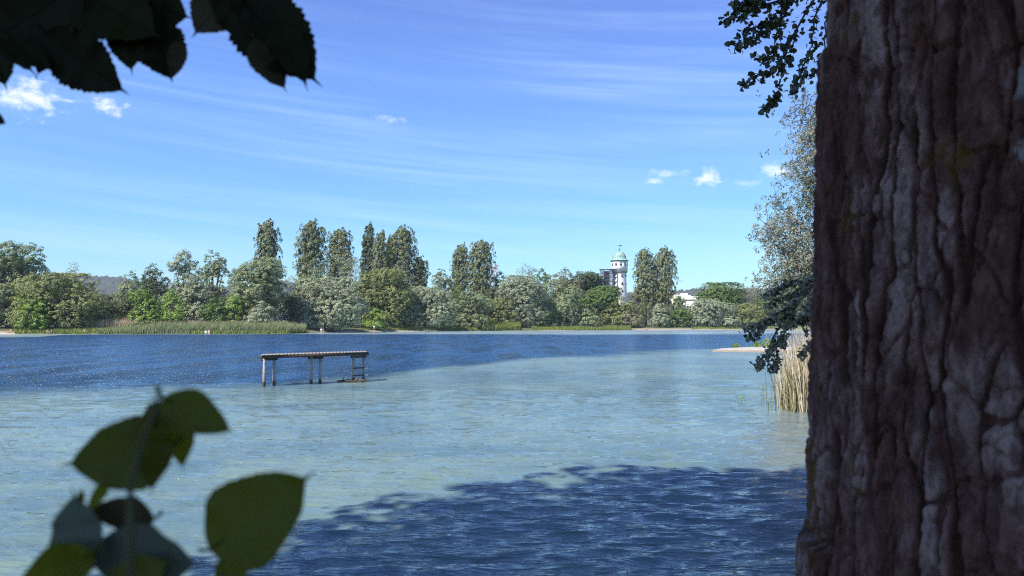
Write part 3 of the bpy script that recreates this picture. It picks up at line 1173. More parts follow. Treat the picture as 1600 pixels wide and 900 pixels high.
def flat_building():
    D = 620
    s = D / FPX
    c = at(1085, 505, D)
    X = lambda px: (px - 1085) * s
    Zp = lambda y: H + (505 - y) * s
    root = empty('flat_roofed_building', (c.x, D, 0))
    tag(root, 'long white flat roofed building in front of the wooded hill', 'building')
    q = MB()
    q.box(((X(1068) + X(1103)) / 2, 8, Zp(463.2) / 2), (X(1103) - X(1068), 16, Zp(463.2)))
    q.build('wall', M_wall, root)
    q = MB()
    q.box(((X(1068) + X(1076)) / 2, 6.5, Zp(457.9) / 2 + 5), (X(1076) - X(1068), 10, Zp(457.9) - 10))
    q.build('roof_tower', M_wall, root)
    q = MB()
    q.box(((X(1076) + X(1080.5)) / 2 + .02, 6.4, Zp(461) / 2 + 5), (X(1080.5) - X(1076), 10, Zp(461) - 10))
    q.build('roof_block', M_wall, root)
    q = MB()
    q.box(((X(1067) + X(1104)) / 2, -.15, (Zp(469) + Zp(466)) / 2), (X(1104) - X(1067), .8, Zp(466) - Zp(469)))
    q.build('lower_band', M_wall_y, root)
    for k in range(9):
        q = MB()
        q.box((X(1081) + k * 1.25 + .2, -.03, Zp(464.6)), (.7, .2, .5))
        q.build('window', M_win, root)
    c3 = at(1056, 505, 640)
    r2 = empty('low_hall', (c3.x, 640, 0))
    tag(r2, 'pale low hall peeping out left of the white flat building', 'building')
    s2 = 640 / FPX
    q = MB()
    q.box((0, 6, (H + 46 * s2) / 2), (20 * s2, 12, H + 46 * s2))
    q.build('wall', M_wall_y, r2)
    q = MB()
    q.box((0, 6, H + 46 * s2 + .25), (20 * s2 + .8, 12.8, .5))
    q.build('roof', M_trim, r2)


flat_building()


def house(px, D, y_eave, y_ridge, w_px, matw, matr, label, name, depth=7, gable=False):
    s = D / FPX
    c = at(px, 505, D)
    root = empty(name, (c.x, D, 0), R(6))
    tag(root, label, 'house' if name != 'hut' else 'hut')
    ze, zr = H + (505 - y_eave) * s, H + (505 - y_ridge) * s
    w_ = w_px * s
    q = MB()
    q.box((0, depth / 2, (ze + .8) / 2), (w_, depth, ze - .8))
    q.build('wall', matw, root)
    q = MB()
    e_ = .35
    if gable:      # ridge runs towards the viewer
        for sg in (-1, 1):
            V = [(sg * (w_ / 2 + e_), -e_, ze - .1), (sg * (w_ / 2 + e_), depth + e_, ze - .1), (0, depth + e_, zr), (0, -e_, zr)]
            V += [(a, b, d + .16) for a, b, d in V]
            q.add(V, [(0, 1, 2, 3), (7, 6, 5, 4), (0, 4, 5, 1), (1, 5, 6, 2), (2, 6, 7, 3), (3, 7, 4, 0)])
        g = MB()
        g.add([(-w_ / 2, .02, ze), (w_ / 2, .02, ze), (0, .02, zr - .05), (-w_ / 2, depth - .02, ze), (w_ / 2, depth - .02, ze), (0, depth - .02, zr - .05)], None, [(0, 1, 2), (5, 4, 3)])
        g.build('gable', matw, root)
    else:
        for sg in (-1, 1):
            y_ = -e_ if sg < 0 else depth + e_
            V = [(-w_ / 2 - e_, y_, ze - .1), (w_ / 2 + e_, y_, ze - .1), (w_ / 2 + e_, depth / 2, zr), (-w_ / 2 - e_, depth / 2, zr)]
            V += [(a, b, d + .16) for a, b, d in V]
            q.add(V, [(0, 1, 2, 3), (7, 6, 5, 4), (0, 4, 5, 1), (1, 5, 6, 2), (2, 6, 7, 3), (3, 7, 4, 0)])
    q.build('roof', matr, root)
    for k in (-1, 1):
        f = MB()
        f.box((k * w_ * .25, -.02, ze - 1.3), (min(.9, w_ * .2), .12, 1.0))
        f.build('window', M_win, root)
    return root


house(1057, 335, 489.5, 484.5, 11, M_wall, M_red, 'small house with dark red roof among the right trees', 'house')
house(1073, 345, 486, 482.5, 14, M_wall, M_or, 'small white house with bright orange roof', 'house')
house(194, 186, 491.5, 486.8, 15, plain('weathered boards', (.14, .10, .08), .9, .2, 2), M_brown, 'little hut with brown roof behind the reeds', 'hut', depth=4, gable=True)


def crane():
    D = 800
    s = D / FPX
    c = at(1045, 505, D)
    root = empty('tower_crane', (c.x, D, 0))
    tag(root, 'faint tower crane with its jib showing right of the double poplar', 'crane')
    mt = plain('pale crane steel', (.62, .52, .48), .6)
    z = H + (505 - 440) * s
    q = MB()
    for i, j in ((-1, -1), (1, -1), (1, 1), (-1, 1)):
        q.bar((i * .7, j * .7, 0), (i * .7, j * .7, z + 1.5), .2, .2)
    k = 2
    while k < z:
        q.bar((-.7, -.7, k), (.7, -.7, k + 1.6), .12, .12)
        k += 1.6
    q.build('crane_mast', mt, root)
    q = MB()
    L = 22.5 * s
    for yy, dz in ((-.5, 0), (.5, 0), (0, 1.0)):
        q.bar((-6, yy, z + dz), (L, yy, z + dz), .22, .22)
    k = -6.0
    while k < L - 1.2:
        q.bar((k, -.5, z), (k + .6, 0, z + 1), .12, .12)
        q.bar((k + .6, 0, z + 1), (k + 1.2, -.5, z), .12, .12)
        k += 1.2
    q.build('jib', mt, root)
    q = MB()
    q.box((-5, 0, z - .8), (1.8, 1.2, 1.6))
    q.build('counterweight', M_trim, root)


crane()

# ------------------------------------------------------------------ bathing platform
M_deck = plain('weathered deck boards', (.27, .245, .22), .9, .12, 1.5, bump=.3)
M_wood_d = plain('dark wet timber', (.085, .065, .05), .8, .3, 4, bump=.3)


def post_material():
    m, t, p, o = principled('jetty post timber')
    g = t.n('ShaderNodeNewGeometry')
    s_ = t.n('ShaderNodeSeparateXYZ')
    t.link(g.outputs['Position'], s_.inputs[0])
    tcn = t.n('ShaderNodeTexCoord').outputs['Object']
    n = t.noise(t.scaled(tcn, (8, 8, 1.5)), 1.5, 5, .6)
    c = t.mix(n, (.26, .22, .19), (.46, .42, .38))
    wet = t.step(t.m('ADD', s_.outputs[2], t.m('MULTIPLY', n, .06)), .15, .24, 1, 0)     # algae line near the water
    t.link(t.mix(wet, c, (.10, .075, .05)), p.inputs['Base Color'])
    p.inputs['Roughness'].default_value = .85
    return m


def platform():
    posts = [(413.6, 29.4), (429.6, 29.75), (487, 30.5), (501, 30.85), (553, 31.6), (569, 32.0)]
    root = empty('bathing_platform', water_pt(487, 600))
    tag(root, 'weathered wooden bathing platform on six posts standing in the shallows', 'platform')
    o0 = root.location
    mp = post_material()
    L0, R0 = at(407.5, 560, 29.1), at(573.5, 557, 31.7)
    ztop = 1.19
    a = Vector((L0.x, L0.y, ztop)) - o0
    b = Vector((R0.x, R0.y, ztop + .03)) - o0
    back = Vector((-.20, .92, 0))
    ax = (b - a).normalized()
    # deck boards run across; one mesh with gaps
    q = MB()
    L = (b - a).length
    nb = 30
    for k in range(nb):
        c = a + ax * (L * (k + .5) / nb)
        w_ = L / nb - .005
        jit = random.uniform(-.015, .015)
        q.bar(c + back * (-.02 + jit * .3) + Vector((0, 0, random.uniform(-.002, .002))), c + back * (1.02 + jit * .5), w_, .036, up=(0, 0, 1))
    q.build('deck', M_deck, root)
    for kk, f in (('beam', .10), ('beam', .9)):
        q = MB()
        z = Vector((0, 0, -.08))
        q.bar(a + back * f + z - ax * .04, b + back * f + z + ax * .07, .07, .105)
        q.build(kk, M_wood_d, root)
    for i in range(3):
        p0, p1 = posts[2 * i], posts[2 * i + 1]
        q0 = at(p0[0], 505, p0[1])
        q1 = at(p1[0], 505, p1[1])
        q = MB()
        q.bar(Vector((q0.x, q0.y, ztop - .17)) - o0 - Vector((.10, .05, 0)), Vector((q1.x, q1.y, ztop - .17)) - o0 + Vector((.1, .05, 0)), .06, .09)
        q.build('cross_beam', M_wood_d, root)
    for i, (px, D) in enumerate(posts):
        c = at(px, 505, D)
        q = MB()
        lean = random.uniform(-.012, .012)
        q.tube([(c.x - o0.x, c.y - o0.y, -1.0), (c.x - o0.x + lean, c.y - o0.y, .4), (c.x - o0.x + lean * 2, c.y - o0.y, ztop - .03)], [.062, .060, .056], 12)
        q.build('post', mp, root, smooth=True)
    # ladder rungs between the last two posts and the handles outside them
    p5, p6 = at(553, 505, 31.6), at(569, 505, 32.0)
    ld = None
    q = MB()
    for z in (.26, .56):
        q.bar(Vector((p5.x, p5.y - .06, z)) - o0, Vector((p6.x + .02, p6.y - .06, z)) - o0, .05, .05)
    q.build('ladder_rung', M_wood_d, root)
    q = MB()
    for z in (.25, .52):
        q.bar(Vector((p6.x + .03, p6.y - .08, z)) - o0, Vector((p6.x + .19, p6.y - .10, z + .02)) - o0, .04, .05)
    q.build('white_cleat', M_white, root)
    # driftwood caught at the posts
    rg2 = random.Random(4)
    d0 = water_pt(552, 597)
    dr = empty('driftwood', (d0.x, d0.y, 0))
    tag(dr, 'dark driftwood tangle caught at the right posts of the bathing platform', 'driftwood')
    q = MB()
    for k in range(16):
        x = rg2.uniform(-.4, .45)
        y = rg2.uniform(-.25, .1)
        L = rg2.uniform(.2, .55)
        an = rg2.uniform(-.5, .5)
        up = rg2.uniform(-.04, .1)
        q.tube([(x - L / 2, y, .02 + rg2.random() * .04), (x, y + rg2.uniform(-.05, .05), .05 + rg2.random() * .05), (x + L / 2, y + an * .3, .03 + up)], [.018, .025, .008], 6)
    q.tube([(-.40, -.1, .0), (-.36, -.12, .10), (-.39, -.12, .2)], [.03, .025, .01], 6)
    q.tube([(.05, -.2, .0), (.16, -.2, .09), (.28, -.18, .20)], [.04, .05, .015], 6)
    q.build('branches', M_wood_d, dr, smooth=True)


platform()

# ------------------------------------------------------------------ people on the far bank
M_skin = plain('tanned skin', (.52, .30, .21), .6, .05, 3)  # tan of the bathers' own skin
M_skin2 = plain('pale skin', (.66, .48, .40), .6, .05, 3)
M_cloth_w = plain('white cotton', (.80, .79, .77), .9, .04, 3)
M_cloth_d = plain('dark swimwear', (.04, .04, .06), .8, .1, 3)
M_hair = plain('brown hair', (.05, .03, .02), .8, .2, 5)
POSES = {
    'stand': dict(pel=(0, 0, .95), ch=(0, 0, 1.28), nk=(0, 0, 1.48), hd=(0, -.02, 1.64), sh=.19, el=((-.25, .02, 1.15), (.25, .0, 1.16)), ha=((-.27, -.08, .88), (.27, -.05, .90)), kn=((-.1, -.02, .50), (.1, .02, .50)), ft=((-.11, .02, .06), (.11, .06, .06))),
    'sit': dict(pel=(0, 0, .16), ch=(0, .02, .50), nk=(0, -.02, .70), hd=(0, -.06, .86), sh=.19, el=((-.24, -.08, .40), (.24, -.1, .42)), ha=((-.14, -.38, .44), (.16, -.36, .42)), kn=((-.13, -.42, .50), (.13, -.40, .52)), ft=((-.12, -.62, .06), (.13, -.6, .06))),
    'lean': dict(pel=(0, 0, .14), ch=(.16, .02, .44), nk=(.26, 0, .60), hd=(.32, -.03, .74), sh=.18, el=((.30, -.2, .32), (.34, .2, .32)), ha=((.42, -.24, .06), (.46, .22, .06)), kn=((-.42, -.08, .34), (-.44, .1, .18)), ft=((-.78, -.1, .06), (-.86, .1, .06))),
    'crouch': dict(pel=(0, .1, .42), ch=(0, -.06, .74), nk=(0, -.16, .92), hd=(0, -.24, 1.05), sh=.19, el=((-.26, -.2, .62), (.26, -.2, .62)), ha=((-.16, -.42, .46), (.16, -.42, .46)), kn=((-.15, -.30, .48), (.15, -.3, .5)), ft=((-.13, .0, .06), (.13, .02, .06))),
}


def skin_mesh(name, joints, edges, radii, mat, parent):
    me = bpy.data.meshes.new(name)
    me.from_pydata(joints, edges, [])
    me.materials.append(mat)
    o = bpy.data.objects.new(name, me)
    COL.objects.link(o)
    o.parent = parent
    md = o.modifiers.new('Skin', 'SKIN')
    md.use_smooth_shade = True
    if not me.skin_vertices:
        bpy.context.view_layer.objects.active = o
    sv = me.skin_vertices[0].data if me.skin_vertices else None
    if sv:
        for v, r in zip(sv, radii):
            v.radius = (r, r)
        sv[0].use_root = True
    ss = o.modifiers.new('Subdivision', 'SUBSURF')
    ss.levels = ss.render_levels = 1
    return o


def person(loc, pose, label, rz=0.0, skin=M_skin, top=None, sc=1.0, group=None):
    root = empty('person', loc, rz)
    root.scale = (sc, sc, sc)
    tag(root, label, 'person', group)
    q = POSES[pose]
    pel, ch, nk, hd = (Vector(q[k]) for k in ('pel', 'ch', 'nk', 'hd'))
    d = (hd - nk).normalized()
    J = [pel, (pel + ch) / 2, ch, nk, hd - d * .05, hd + d * .09]
    E = [(0, 1), (1, 2), (2, 3), (3, 4), (4, 5)]
    Rr = [.14, .125, .145, .058, .088, .085]
    for s_ in (0, 1):
        sg = -1 if s_ == 0 else 1
        sho = ch + (nk - ch) * .62 + Vector((sg * q['sh'], 0, 0))
        hip = pel + Vector((sg * .09, 0, -.04))
        i = len(J)
        el_, ha, kn, ft = Vector(q['el'][s_]), Vector(q['ha'][s_]), Vector(q['kn'][s_]), Vector(q['ft'][s_])
        J += [sho, el_, ha, ha + (ha - el_).normalized() * .13, hip, kn, ft, ft + Vector((0, -.16, -.02))]
        Rr += [.06, .043, .032, .03, .085, .058, .042, .03]
        E += [(2, i), (i, i + 1), (i + 1, i + 2), (i + 2, i + 3), (0, i + 4), (i + 4, i + 5), (i + 5, i + 6), (i + 6, i + 7)]
    bm = skin_mesh_bm('body', [tuple(j) for j in J], E, Rr, skin, root)
    # hair cap and garment
    h = MB()
    hc = hd + d * .05
    prof = []
    rings = 6
    V = []
    for i in range(rings + 1):
        t_ = i / rings * 1.75
        for k in range(12):
            a = 2 * math.pi * k / 12
            V.append((hc.x + .112 * math.sin(t_) * math.cos(a), hc.y + .03 + .115 * math.sin(t_) * math.sin(a), hc.z + .115 * math.cos(t_)))
    h.add(V, grid_faces(rings + 1, 12, True))
    h.build('hair', M_hair, root, smooth=True)
    if top is not None:
        skin_mesh_bm('shirt', [tuple(pel + (ch - pel) * .1), tuple((pel + ch) / 2), tuple(ch), tuple(ch + (nk - ch) * .55)] + [tuple(ch + (nk - ch) * .6 + Vector((sg * q['sh'], 0, 0))) for sg in (-1, 1)] + [tuple(ch + (nk - ch) * .6 + (Vector(q['el'][i]) - (ch + (nk - ch) * .6)) * .75 + Vector((sg * .04, 0, 0))) for i, sg in ((0, -1), (1, 1))],
                     [(0, 1), (1, 2), (2, 3), (2, 4), (2, 5), (4, 6), (5, 7)], [.165, .15, .165, .10, .085, .085, .07, .07], top, root)
    skin_mesh_bm('swimwear', [tuple(pel + Vector((0, 0, .06))), tuple(pel - Vector((0, 0, .06)))], [(0, 1)], [.155, .15], M_cloth_d, root)
    return root


import bmesh


def skin_mesh_bm(name, joints, edges, radii, mat, parent):
    me = bpy.data.meshes.new(name)
    bm = bmesh.new()
    lay = bm.verts.layers.skin.verify()
    vs_ = []
    for j, r in zip(joints, radii):
        v = bm.verts.new(j)
        v[lay].radius = (r, r)
        vs_.append(v)
    vs_[0][lay].use_root = True
    for a, b in edges:
        bm.edges.new((vs_[a], vs_[b]))
    bm.to_mesh(me)
    bm.free()
    me.materials.append(mat)
    o = bpy.data.objects.new(name, me)
    COL.objects.link(o)
    o.parent = parent
    md = o.modifiers.new('Skin', 'SKIN')
    md.use_smooth_shade = True
    ss = o.modifiers.new('Subdivision', 'SUBSURF')
    ss.levels = ss.render_levels = 1
    return o


def on_bank(px, ex):
    D = shore_D(px) + ex
    z = float(np.interp(ex, [-8, -1, .6, 2.5, 5, 10, 20], [-1.2, -.15, .1, .45, .75, 1.0, 1.3]))
    return Vector(((px - 800) / FPX * D, D, z))


person(on_bank(16.5, 1.6), 'lean', 'tanned person lounging on the pale beach at the far left', 0, sc=1.15)
person(on_bank(76, .9), 'sit', 'left one of the two bathers sitting in the grass', .3)
person(on_bank(82, .9), 'sit', 'right one of the two bathers sitting in the grass', -.4)
person(on_bank(133, .9), 'crouch', 'person crouching at the water left of the reed bed', 1.2, skin=M_skin2)
p_ = on_bank(322.5, -1.4); p_.z = -.80
person(p_, 'stand', 'left pale bather wading before the reeds', .2, skin=M_skin2, top=M_cloth_w)
p_ = on_bank(327.3, -1.4); p_.z = -.70
person(p_, 'stand', 'right pale bather wading before the reeds', -.3, skin=M_skin2)
p_ = on_bank(502.5, -1.2); p_.z = -.45
person(p_, 'stand', 'person in white shirt wading below the widest silver willow', .1, skin=M_skin2, top=M_cloth_w)
p_ = on_bank(505.8, -.9); p_.z = -.4
person(p_, 'stand', 'dark clad person next to the one in white shirt', -.5, skin=M_skin, top=M_cloth_d)
person(on_bank(585, 1.0), 'stand', 'person in long white top standing left of the white parasol', .3, skin=M_skin, top=M_cloth_w)
person(on_bank(614, 1.6), 'sit', 'person sitting on the small sandy landing right of the parasol', -.6, skin=M_skin)
person(on_bank(1006, 1.0), 'sit', 'left one of the two tanned bathers below the double poplar', .6)
person(on_bank(1010, 1.0), 'sit', 'right one of the two tanned bathers below the double poplar', -.3)


def parasol():
    b0 = on_bank(595, 2.2)
    root = empty('parasol', b0)
    tag(root, 'small white parasol tilted towards the water on the far bank', 'parasol')
    q = MB()
    q.tube([(0, 0, -.2), (0, 0, 1.25), (-.05, -.15, 1.5)], .025, 8)
    q.build('pole', M_trim, root)
    q = MB()
    V, n = [], 16
    axv = Vector((-.25, -.85, .45)).normalized()
    s_ = axv.cross(Vector((0, 0, 1))).normalized()
    u_ = s_.cross(axv)
    c = Vector((-.05, -.15, 1.5))
    for r, dz in ((.02, .16), (.25, .12), (.45, .02), (.55, -.10), (.53, -.12), (.43, 0), (.02, .13)):
        for k in range(n):
            a = 2 * math.pi * k / n
            V.append(tuple(c + axv * dz + (s_ * math.cos(a) + u_ * math.sin(a)) * r))
    q.add(V, grid_faces(7, n, True))
    q.build('canopy', M_cloth_w, root, smooth=True)
    b1 = on_bank(601, 1.8)
    ch = empty('beach_chair', b1, .4)
    tag(ch, 'low white beach chair right of the parasol', 'chair')
    q = MB()
    q.bar((-.35, 0, .25), (.30, 0, .32), .55, .05)
    q.build('seat', M_cloth_w, ch)
    q = MB()
    q.bar((.30, 0, .32), (.62, 0, .85), .55, .05)
    q.build('backrest', M_cloth_w, ch)
    for x in (-.3, .3):
        for y in (-.24, .24):
            q = MB()
            q.bar((x, y, -.1), (x, y, .27), .04, .04)
            q.build('leg', M_trim, ch)
    b2 = on_bank(44, 2.4)
    bg_ = empty('bag', b2)
    tag(bg_, 'small white bag lying in the grass at the far left', 'bag')
    q = MB()
    q.lathe([(.0, 0), (.24, .02), (.30, .15), (.26, .32), (.16, .42), (.0, .44)], 14)
    q.build('sack', M_cloth_w, bg_, smooth=True)
    q = MB()
    q.tube([(-.12, 0, .40), (-.08, 0, .56), (.08, 0, .56), (.12, 0, .40)], .02, 6)
    q.build('handle', M_trim, bg_)


parasol()

# ------------------------------------------------------------------ near reed clump, shoots, spit plants
rg = np.random.default_rng(19)
base = water_pt(1248, 643)


def reed_clump():
    n = 1100
    x = base.x + .36 + rg.normal(0, 1.0, n) * .30 + rg.uniform(-.2, .9, n)
    y = base.y + .35 + rg.normal(0, .30, n)
    P = np.stack([x, y, np.full(n, -.1)], -1)
    hts = rg.uniform(1.3, 2.55, n)
    edge = x < base.x - .05
    root = empty('reed_clump', (0, 0, 0))
    tag(root, 'clump of tall dry reeds beside the bark trunk', 'reeds')
    o = blades('dry_stalks', P, hts, .019, -.10, leafmat('near dry reed', (.38, .30, .19), (.72, .63, .48), .12), rg)
    o.parent = root
    n = 200
    P = np.stack([base.x + .1 + np.abs(rg.normal(0, 1, n)) * .6 - .42, base.y + .25 + rg.normal(0, .3, n), np.full(n, -.05)], -1)
    o = blades('green_blades', P, rg.uniform(.4, 1.5, n), .024, -.10, leafmat('near green reed', (.17, .17, .07), (.33, .31, .16), .2), rg)
    o.parent = root
    # broken stalks leaning out over the water
    q = MB()
    for k in range(22):
        a = Vector((base.x + rg.uniform(-.25, .1), base.y + rg.uniform(-.1, .4), rg.uniform(-.05, .6)))
        b = a + Vector((-rg.uniform(.15, .60), rg.uniform(-.2, .2), rg.uniform(.1, .75)))
        q.tube([a, (a + b) / 2 + Vector((0, 0, .05)), b], [.006, .005, .002], 4, cap=False)
    q.build('broken_stalks', plain('broken reed', (.45, .36, .24), .8, .2, 5), root)
    # root mass at the waterline
    q = MB()
    for k in range(60):
        a = Vector((base.x + rg.uniform(-.35, 1.0), base.y + rg.uniform(-.25, .3), -.05))
        q.tube([a, a + Vector((rg.normal(0, .1), rg.normal(0, .1), rg.uniform(.08, .3)))], [.02, .005], 5, cap=False)
    q.build('rootstock', plain('reed roots', (.10, .075, .05), .9, .2, 5), root)


reed_clump()


def near_grass():
    n = 26000
    x, y = rg.uniform(-14, 40, n), rg.uniform(-6, 64, n)
    sd = poly_sd(x, y, NEAR)
    k = (sd > .5) & (sd < 16) & ~((np.abs(x) < 1.6) & (y > -1.5) & (y < 4))
    x, y, sd = x[k], y[k], sd[k]
    z = np.minimum(.30 * sd, .78) + .004 * sd - .06
    o = blades('grass', np.stack([x, y, z], -1), rg.uniform(.15, .55, len(x)) * np.interp(sd, [.5, 2], [.7, 1]), .03, .25, M_grass, rg)
    tag(o, 'grass on the near bank behind the bark trunk', 'grass', kind='stuff')


near_grass()


def shoot(px, py, hpx, lab):
    b = water_pt(px, py)
    s = b.y / FPX
    root = empty('water_plant', (b.x, b.y, 0))
    tag(root, lab, 'water plant', 'thin green shoots standing in the shallows')
    q = MB()
    for k in range(3):
        ln = hpx * s * rg.uniform(.6, 1.05)
        dx = rg.normal(0, .05)
        q.tube([(dx * .3, 0, -.1), (dx, 0, ln * .6), (dx + rg.normal(0, .06), rg.normal(0, .03), ln)], [.007, .006, .002], 5, cap=False)
    q.build('stalk', M_reed_near, root)
    P = np.array([[rg.normal(0, .04), 0, hpx * s * f] for f in (.4, .6, .8, .95, .7, .5)])
    N = unit(rg.normal(size=(6, 3)) + np.array([0, -.5, .5]))
    V, F = leaf_quads(P, N, np.array([[rg.choice([-1, 1]), 0, .6]] * 6) + rg.normal(0, .2, (6, 3)), np.full(6, .09), np.full(6, .014))
    mesh_np('blade', V, F, M_reed_near, root, attrs={'tint': np.repeat(rg.random(6), 4)})


M_reed_near = leafmat('young reed', (.16, .24, .08), (.32, .40, .18), .2)
shoot(1193, 624, 26, 'taller leafy green shoot standing in the water left of the reed clump')
shoot(1201, 640, 20, 'short green shoot nearest to the reed clump')
shoot(1159, 627, 11, 'tiny pale shoot farthest out from the reed clump')


def spit_plant(px, D, wpx, hpx, lab, n):
    s = D / FPX
    c = at(px, 505, D)
    root = empty('shrub', (c.x, D, .3))
    tag(root, lab, 'bush')
    cl, dr = [], []
    for i in range(n):
        d = unit(rg.normal(size=3) + np.array([0, 0, .5]))
        p = d * np.array([wpx * s / 2, wpx * s / 2 * .6, hpx * s]) * rg.uniform(.5, 1)
        p[2] = abs(p[2])
        cl.append((*p, .13, .13, .12, rg.random()))
        dr.append(d)
    crown('crown', cl, 9, .12, FOL['vivid'], root, rg, .5, .6, np.array(dr))
    q = MB()
    for i in range(0, n, 4):
        q.tube([(0, 0, -.1), tuple(np.array(cl[i][:3]) * .5 + np.array([0, 0, .05])), cl[i][:3]], [.02, .014, .005], 5)
    q.build('stems', M_bark_far, root)


spit_plant(1149, 67, 15, 6, 'small green tuft alone near the tip of the gravel spit', 26)
spit_plant(1182, 67.5, 18, 8, 'low green plants on the middle of the gravel spit', 40)
spit_plant(1203, 67, 34, 17, 'larger green bush where the gravel spit meets the bank', 80)


# ------------------------------------------------------------------ near willow on the right bank
def near_willow():
    D = 46
    c = at(1318, 505, D)
    root = empty('willow_tree', (c.x, D, .7))
    tag(root, 'airy pale willow leaning out from behind the bark trunk', 'tree')
    s = D / FPX
    rgw = np.random.default_rng(31)
    X = lambda px: (px - 1318) * s
    Zp = lambda y: H + (505 - y) * s - .7
    q = MB()
    q.tube([(0, 0, -.5), (-.3, 0, 3), (-.2, 0, 7), (.3, 0, 13)], [.5, .4, .28, .05], 10)
    lim = [((1222, 375), 1.0), ((1205, 355), .0), ((1240, 320), 1.0), ((1262, 235), -.8), ((1268, 160), .5), ((1252, 258), .3), ((1225, 410), -.6), ((1250, 430), .8), ((1278, 300), 0), ((1280, 200), 0), ((1210, 440), 0), ((1330, 170), .5), ((1370, 260), -.5), ((1400, 350), .3), ((1330, 120), 0), ((1300, 360), .6), ((1258, 395), -.4)]
    cl, dr = [], []
    for (px, py), y in lim:
        e_ = Vector((X(px), y * 1.6, Zp(py)))
        st_ = Vector((-.2, 0, max(2.2, e_.z * .55)))
        mid = (st_ + e_) / 2 + Vector((0, 0, .5))
        q.tube([st_, mid, e_], [.12, .07, .02], 6)
        tj = rgw.uniform(.3, .8)
        for k in range(190):
            f = rgw.uniform(.45, 1.08)
            p = st_ + (e_ - st_) * f + Vector((rgw.normal(0, .68), rgw.normal(0, .7), rgw.normal(0, .62)))
            if p.x < X(1176):
                continue
            cl.append((p.x, p.y, p.z, .19, .19, .22, float(np.clip(tj + rgw.normal(0, .2), 0, 1))))
            dr.append(unit(np.array([p.x - st_.x, p.y, .6])))
            if k % 5 == 0:
                q.tube([st_ + (e_ - st_) * f, p], [.02, .006], 4, cap=False)
    q.build('trunk', M_bark_far, root, smooth=True)
    crown('crown', cl, 14, .17, leafmat('near willow leaves', (.125, .13, .085), (.36, .36, .28), .25), root, rgw, .34, .8, np.array(dr))


near_willow()


# ------------------------------------------------------------------ the big poplar on this bank
AXIS = R(21.06) + math.asin(.42 / 1.35)
TX, TY = 1.35 * math.sin(AXIS), 1.35 * math.cos(AXIS)


def bark_material():
    m, t, p, o = principled('old poplar bark')
    a = t.n('ShaderNodeAttribute', attribute_name='plate').outputs['Fac']
    g = t.n('ShaderNodeTexCoord').outputs['Object']
    n1 = t.noise(t.scaled(g, (1, 1, .45)), 26, 5, .65)
    n2 = t.noise(t.scaled(g, (1, 1, .35)), 7, 4, .6, .4)
    n3 = t.noise(g, 9, 4, .6)
    fine = t.noise(t.scaled(g, (1, 1, .5)), 120, 4, .65)
    base_ = t.mix(t.step(n1, .3, .7), (.105, .040, .031), (.205, .095, .082))
    pale = t.mix(fine, (.30, .185, .172), (.44, .30, .285))
    c = t.mix(t.m('MULTIPLY', t.step(n2, .46, .63), t.step(a, .45, .9)), base_, pale)
    n4 = t.noise(t.scaled(g, (1, 1, .4)), 55, 5, .7, .3)
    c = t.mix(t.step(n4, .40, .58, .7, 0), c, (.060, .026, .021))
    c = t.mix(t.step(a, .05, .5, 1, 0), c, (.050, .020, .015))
    c = t.mix(t.m('MULTIPLY', t.step(n3, .56, .67), t.step(fine, .35, .6)), c, (.13, .075, .012))     # ochre lichen
    # round white lichen rosettes
    def on_trunk(px, py):
        d_ = ray(px, py)
        hd = math.hypot(d_.x, d_.y)
        ux_, uy_ = d_.x / hd, d_.y / hd
        b_ = ux_ * TX + uy_ * TY
        k_ = b_ - math.sqrt(max(0, b_ * b_ - (TX * TX + TY * TY - .405 ** 2)))
        return at(px, py, k_ * uy_)
    for q_, r_ in ((on_trunk(1592, 117), .024), (on_trunk(1597, 232), .014), (on_trunk(1592, 378), .011), (on_trunk(1434, 265), .006)):
        d = t.n('ShaderNodeVectorMath', operation='DISTANCE')
        t.link(g, d.inputs[0])
        d.inputs[1].default_value = (q_.x - TX, q_.y - TY, q_.z)
        dd = t.m('MULTIPLY_ADD', t.m('SUBTRACT', n1, .5), .030, d.outputs['Value'])
        c = t.mix(t.step(dd, r_ * .75, r_ * 1.25, .85, 0), c, (.27, .24, .24))
    t.link(c, p.inputs['Base Color'])
    p.inputs['Roughness'].default_value = .92
    p.inputs['Specular IOR Level'].default_value = .2
    b = t.n('ShaderNodeBump')
    b.inputs['Strength'].default_value = .6
    b.inputs['Distance'].default_value = .004
    t.link(fine, b.inputs['Height'])
    t.link(b.outputs[0], p.inputs['Normal'])
    return m


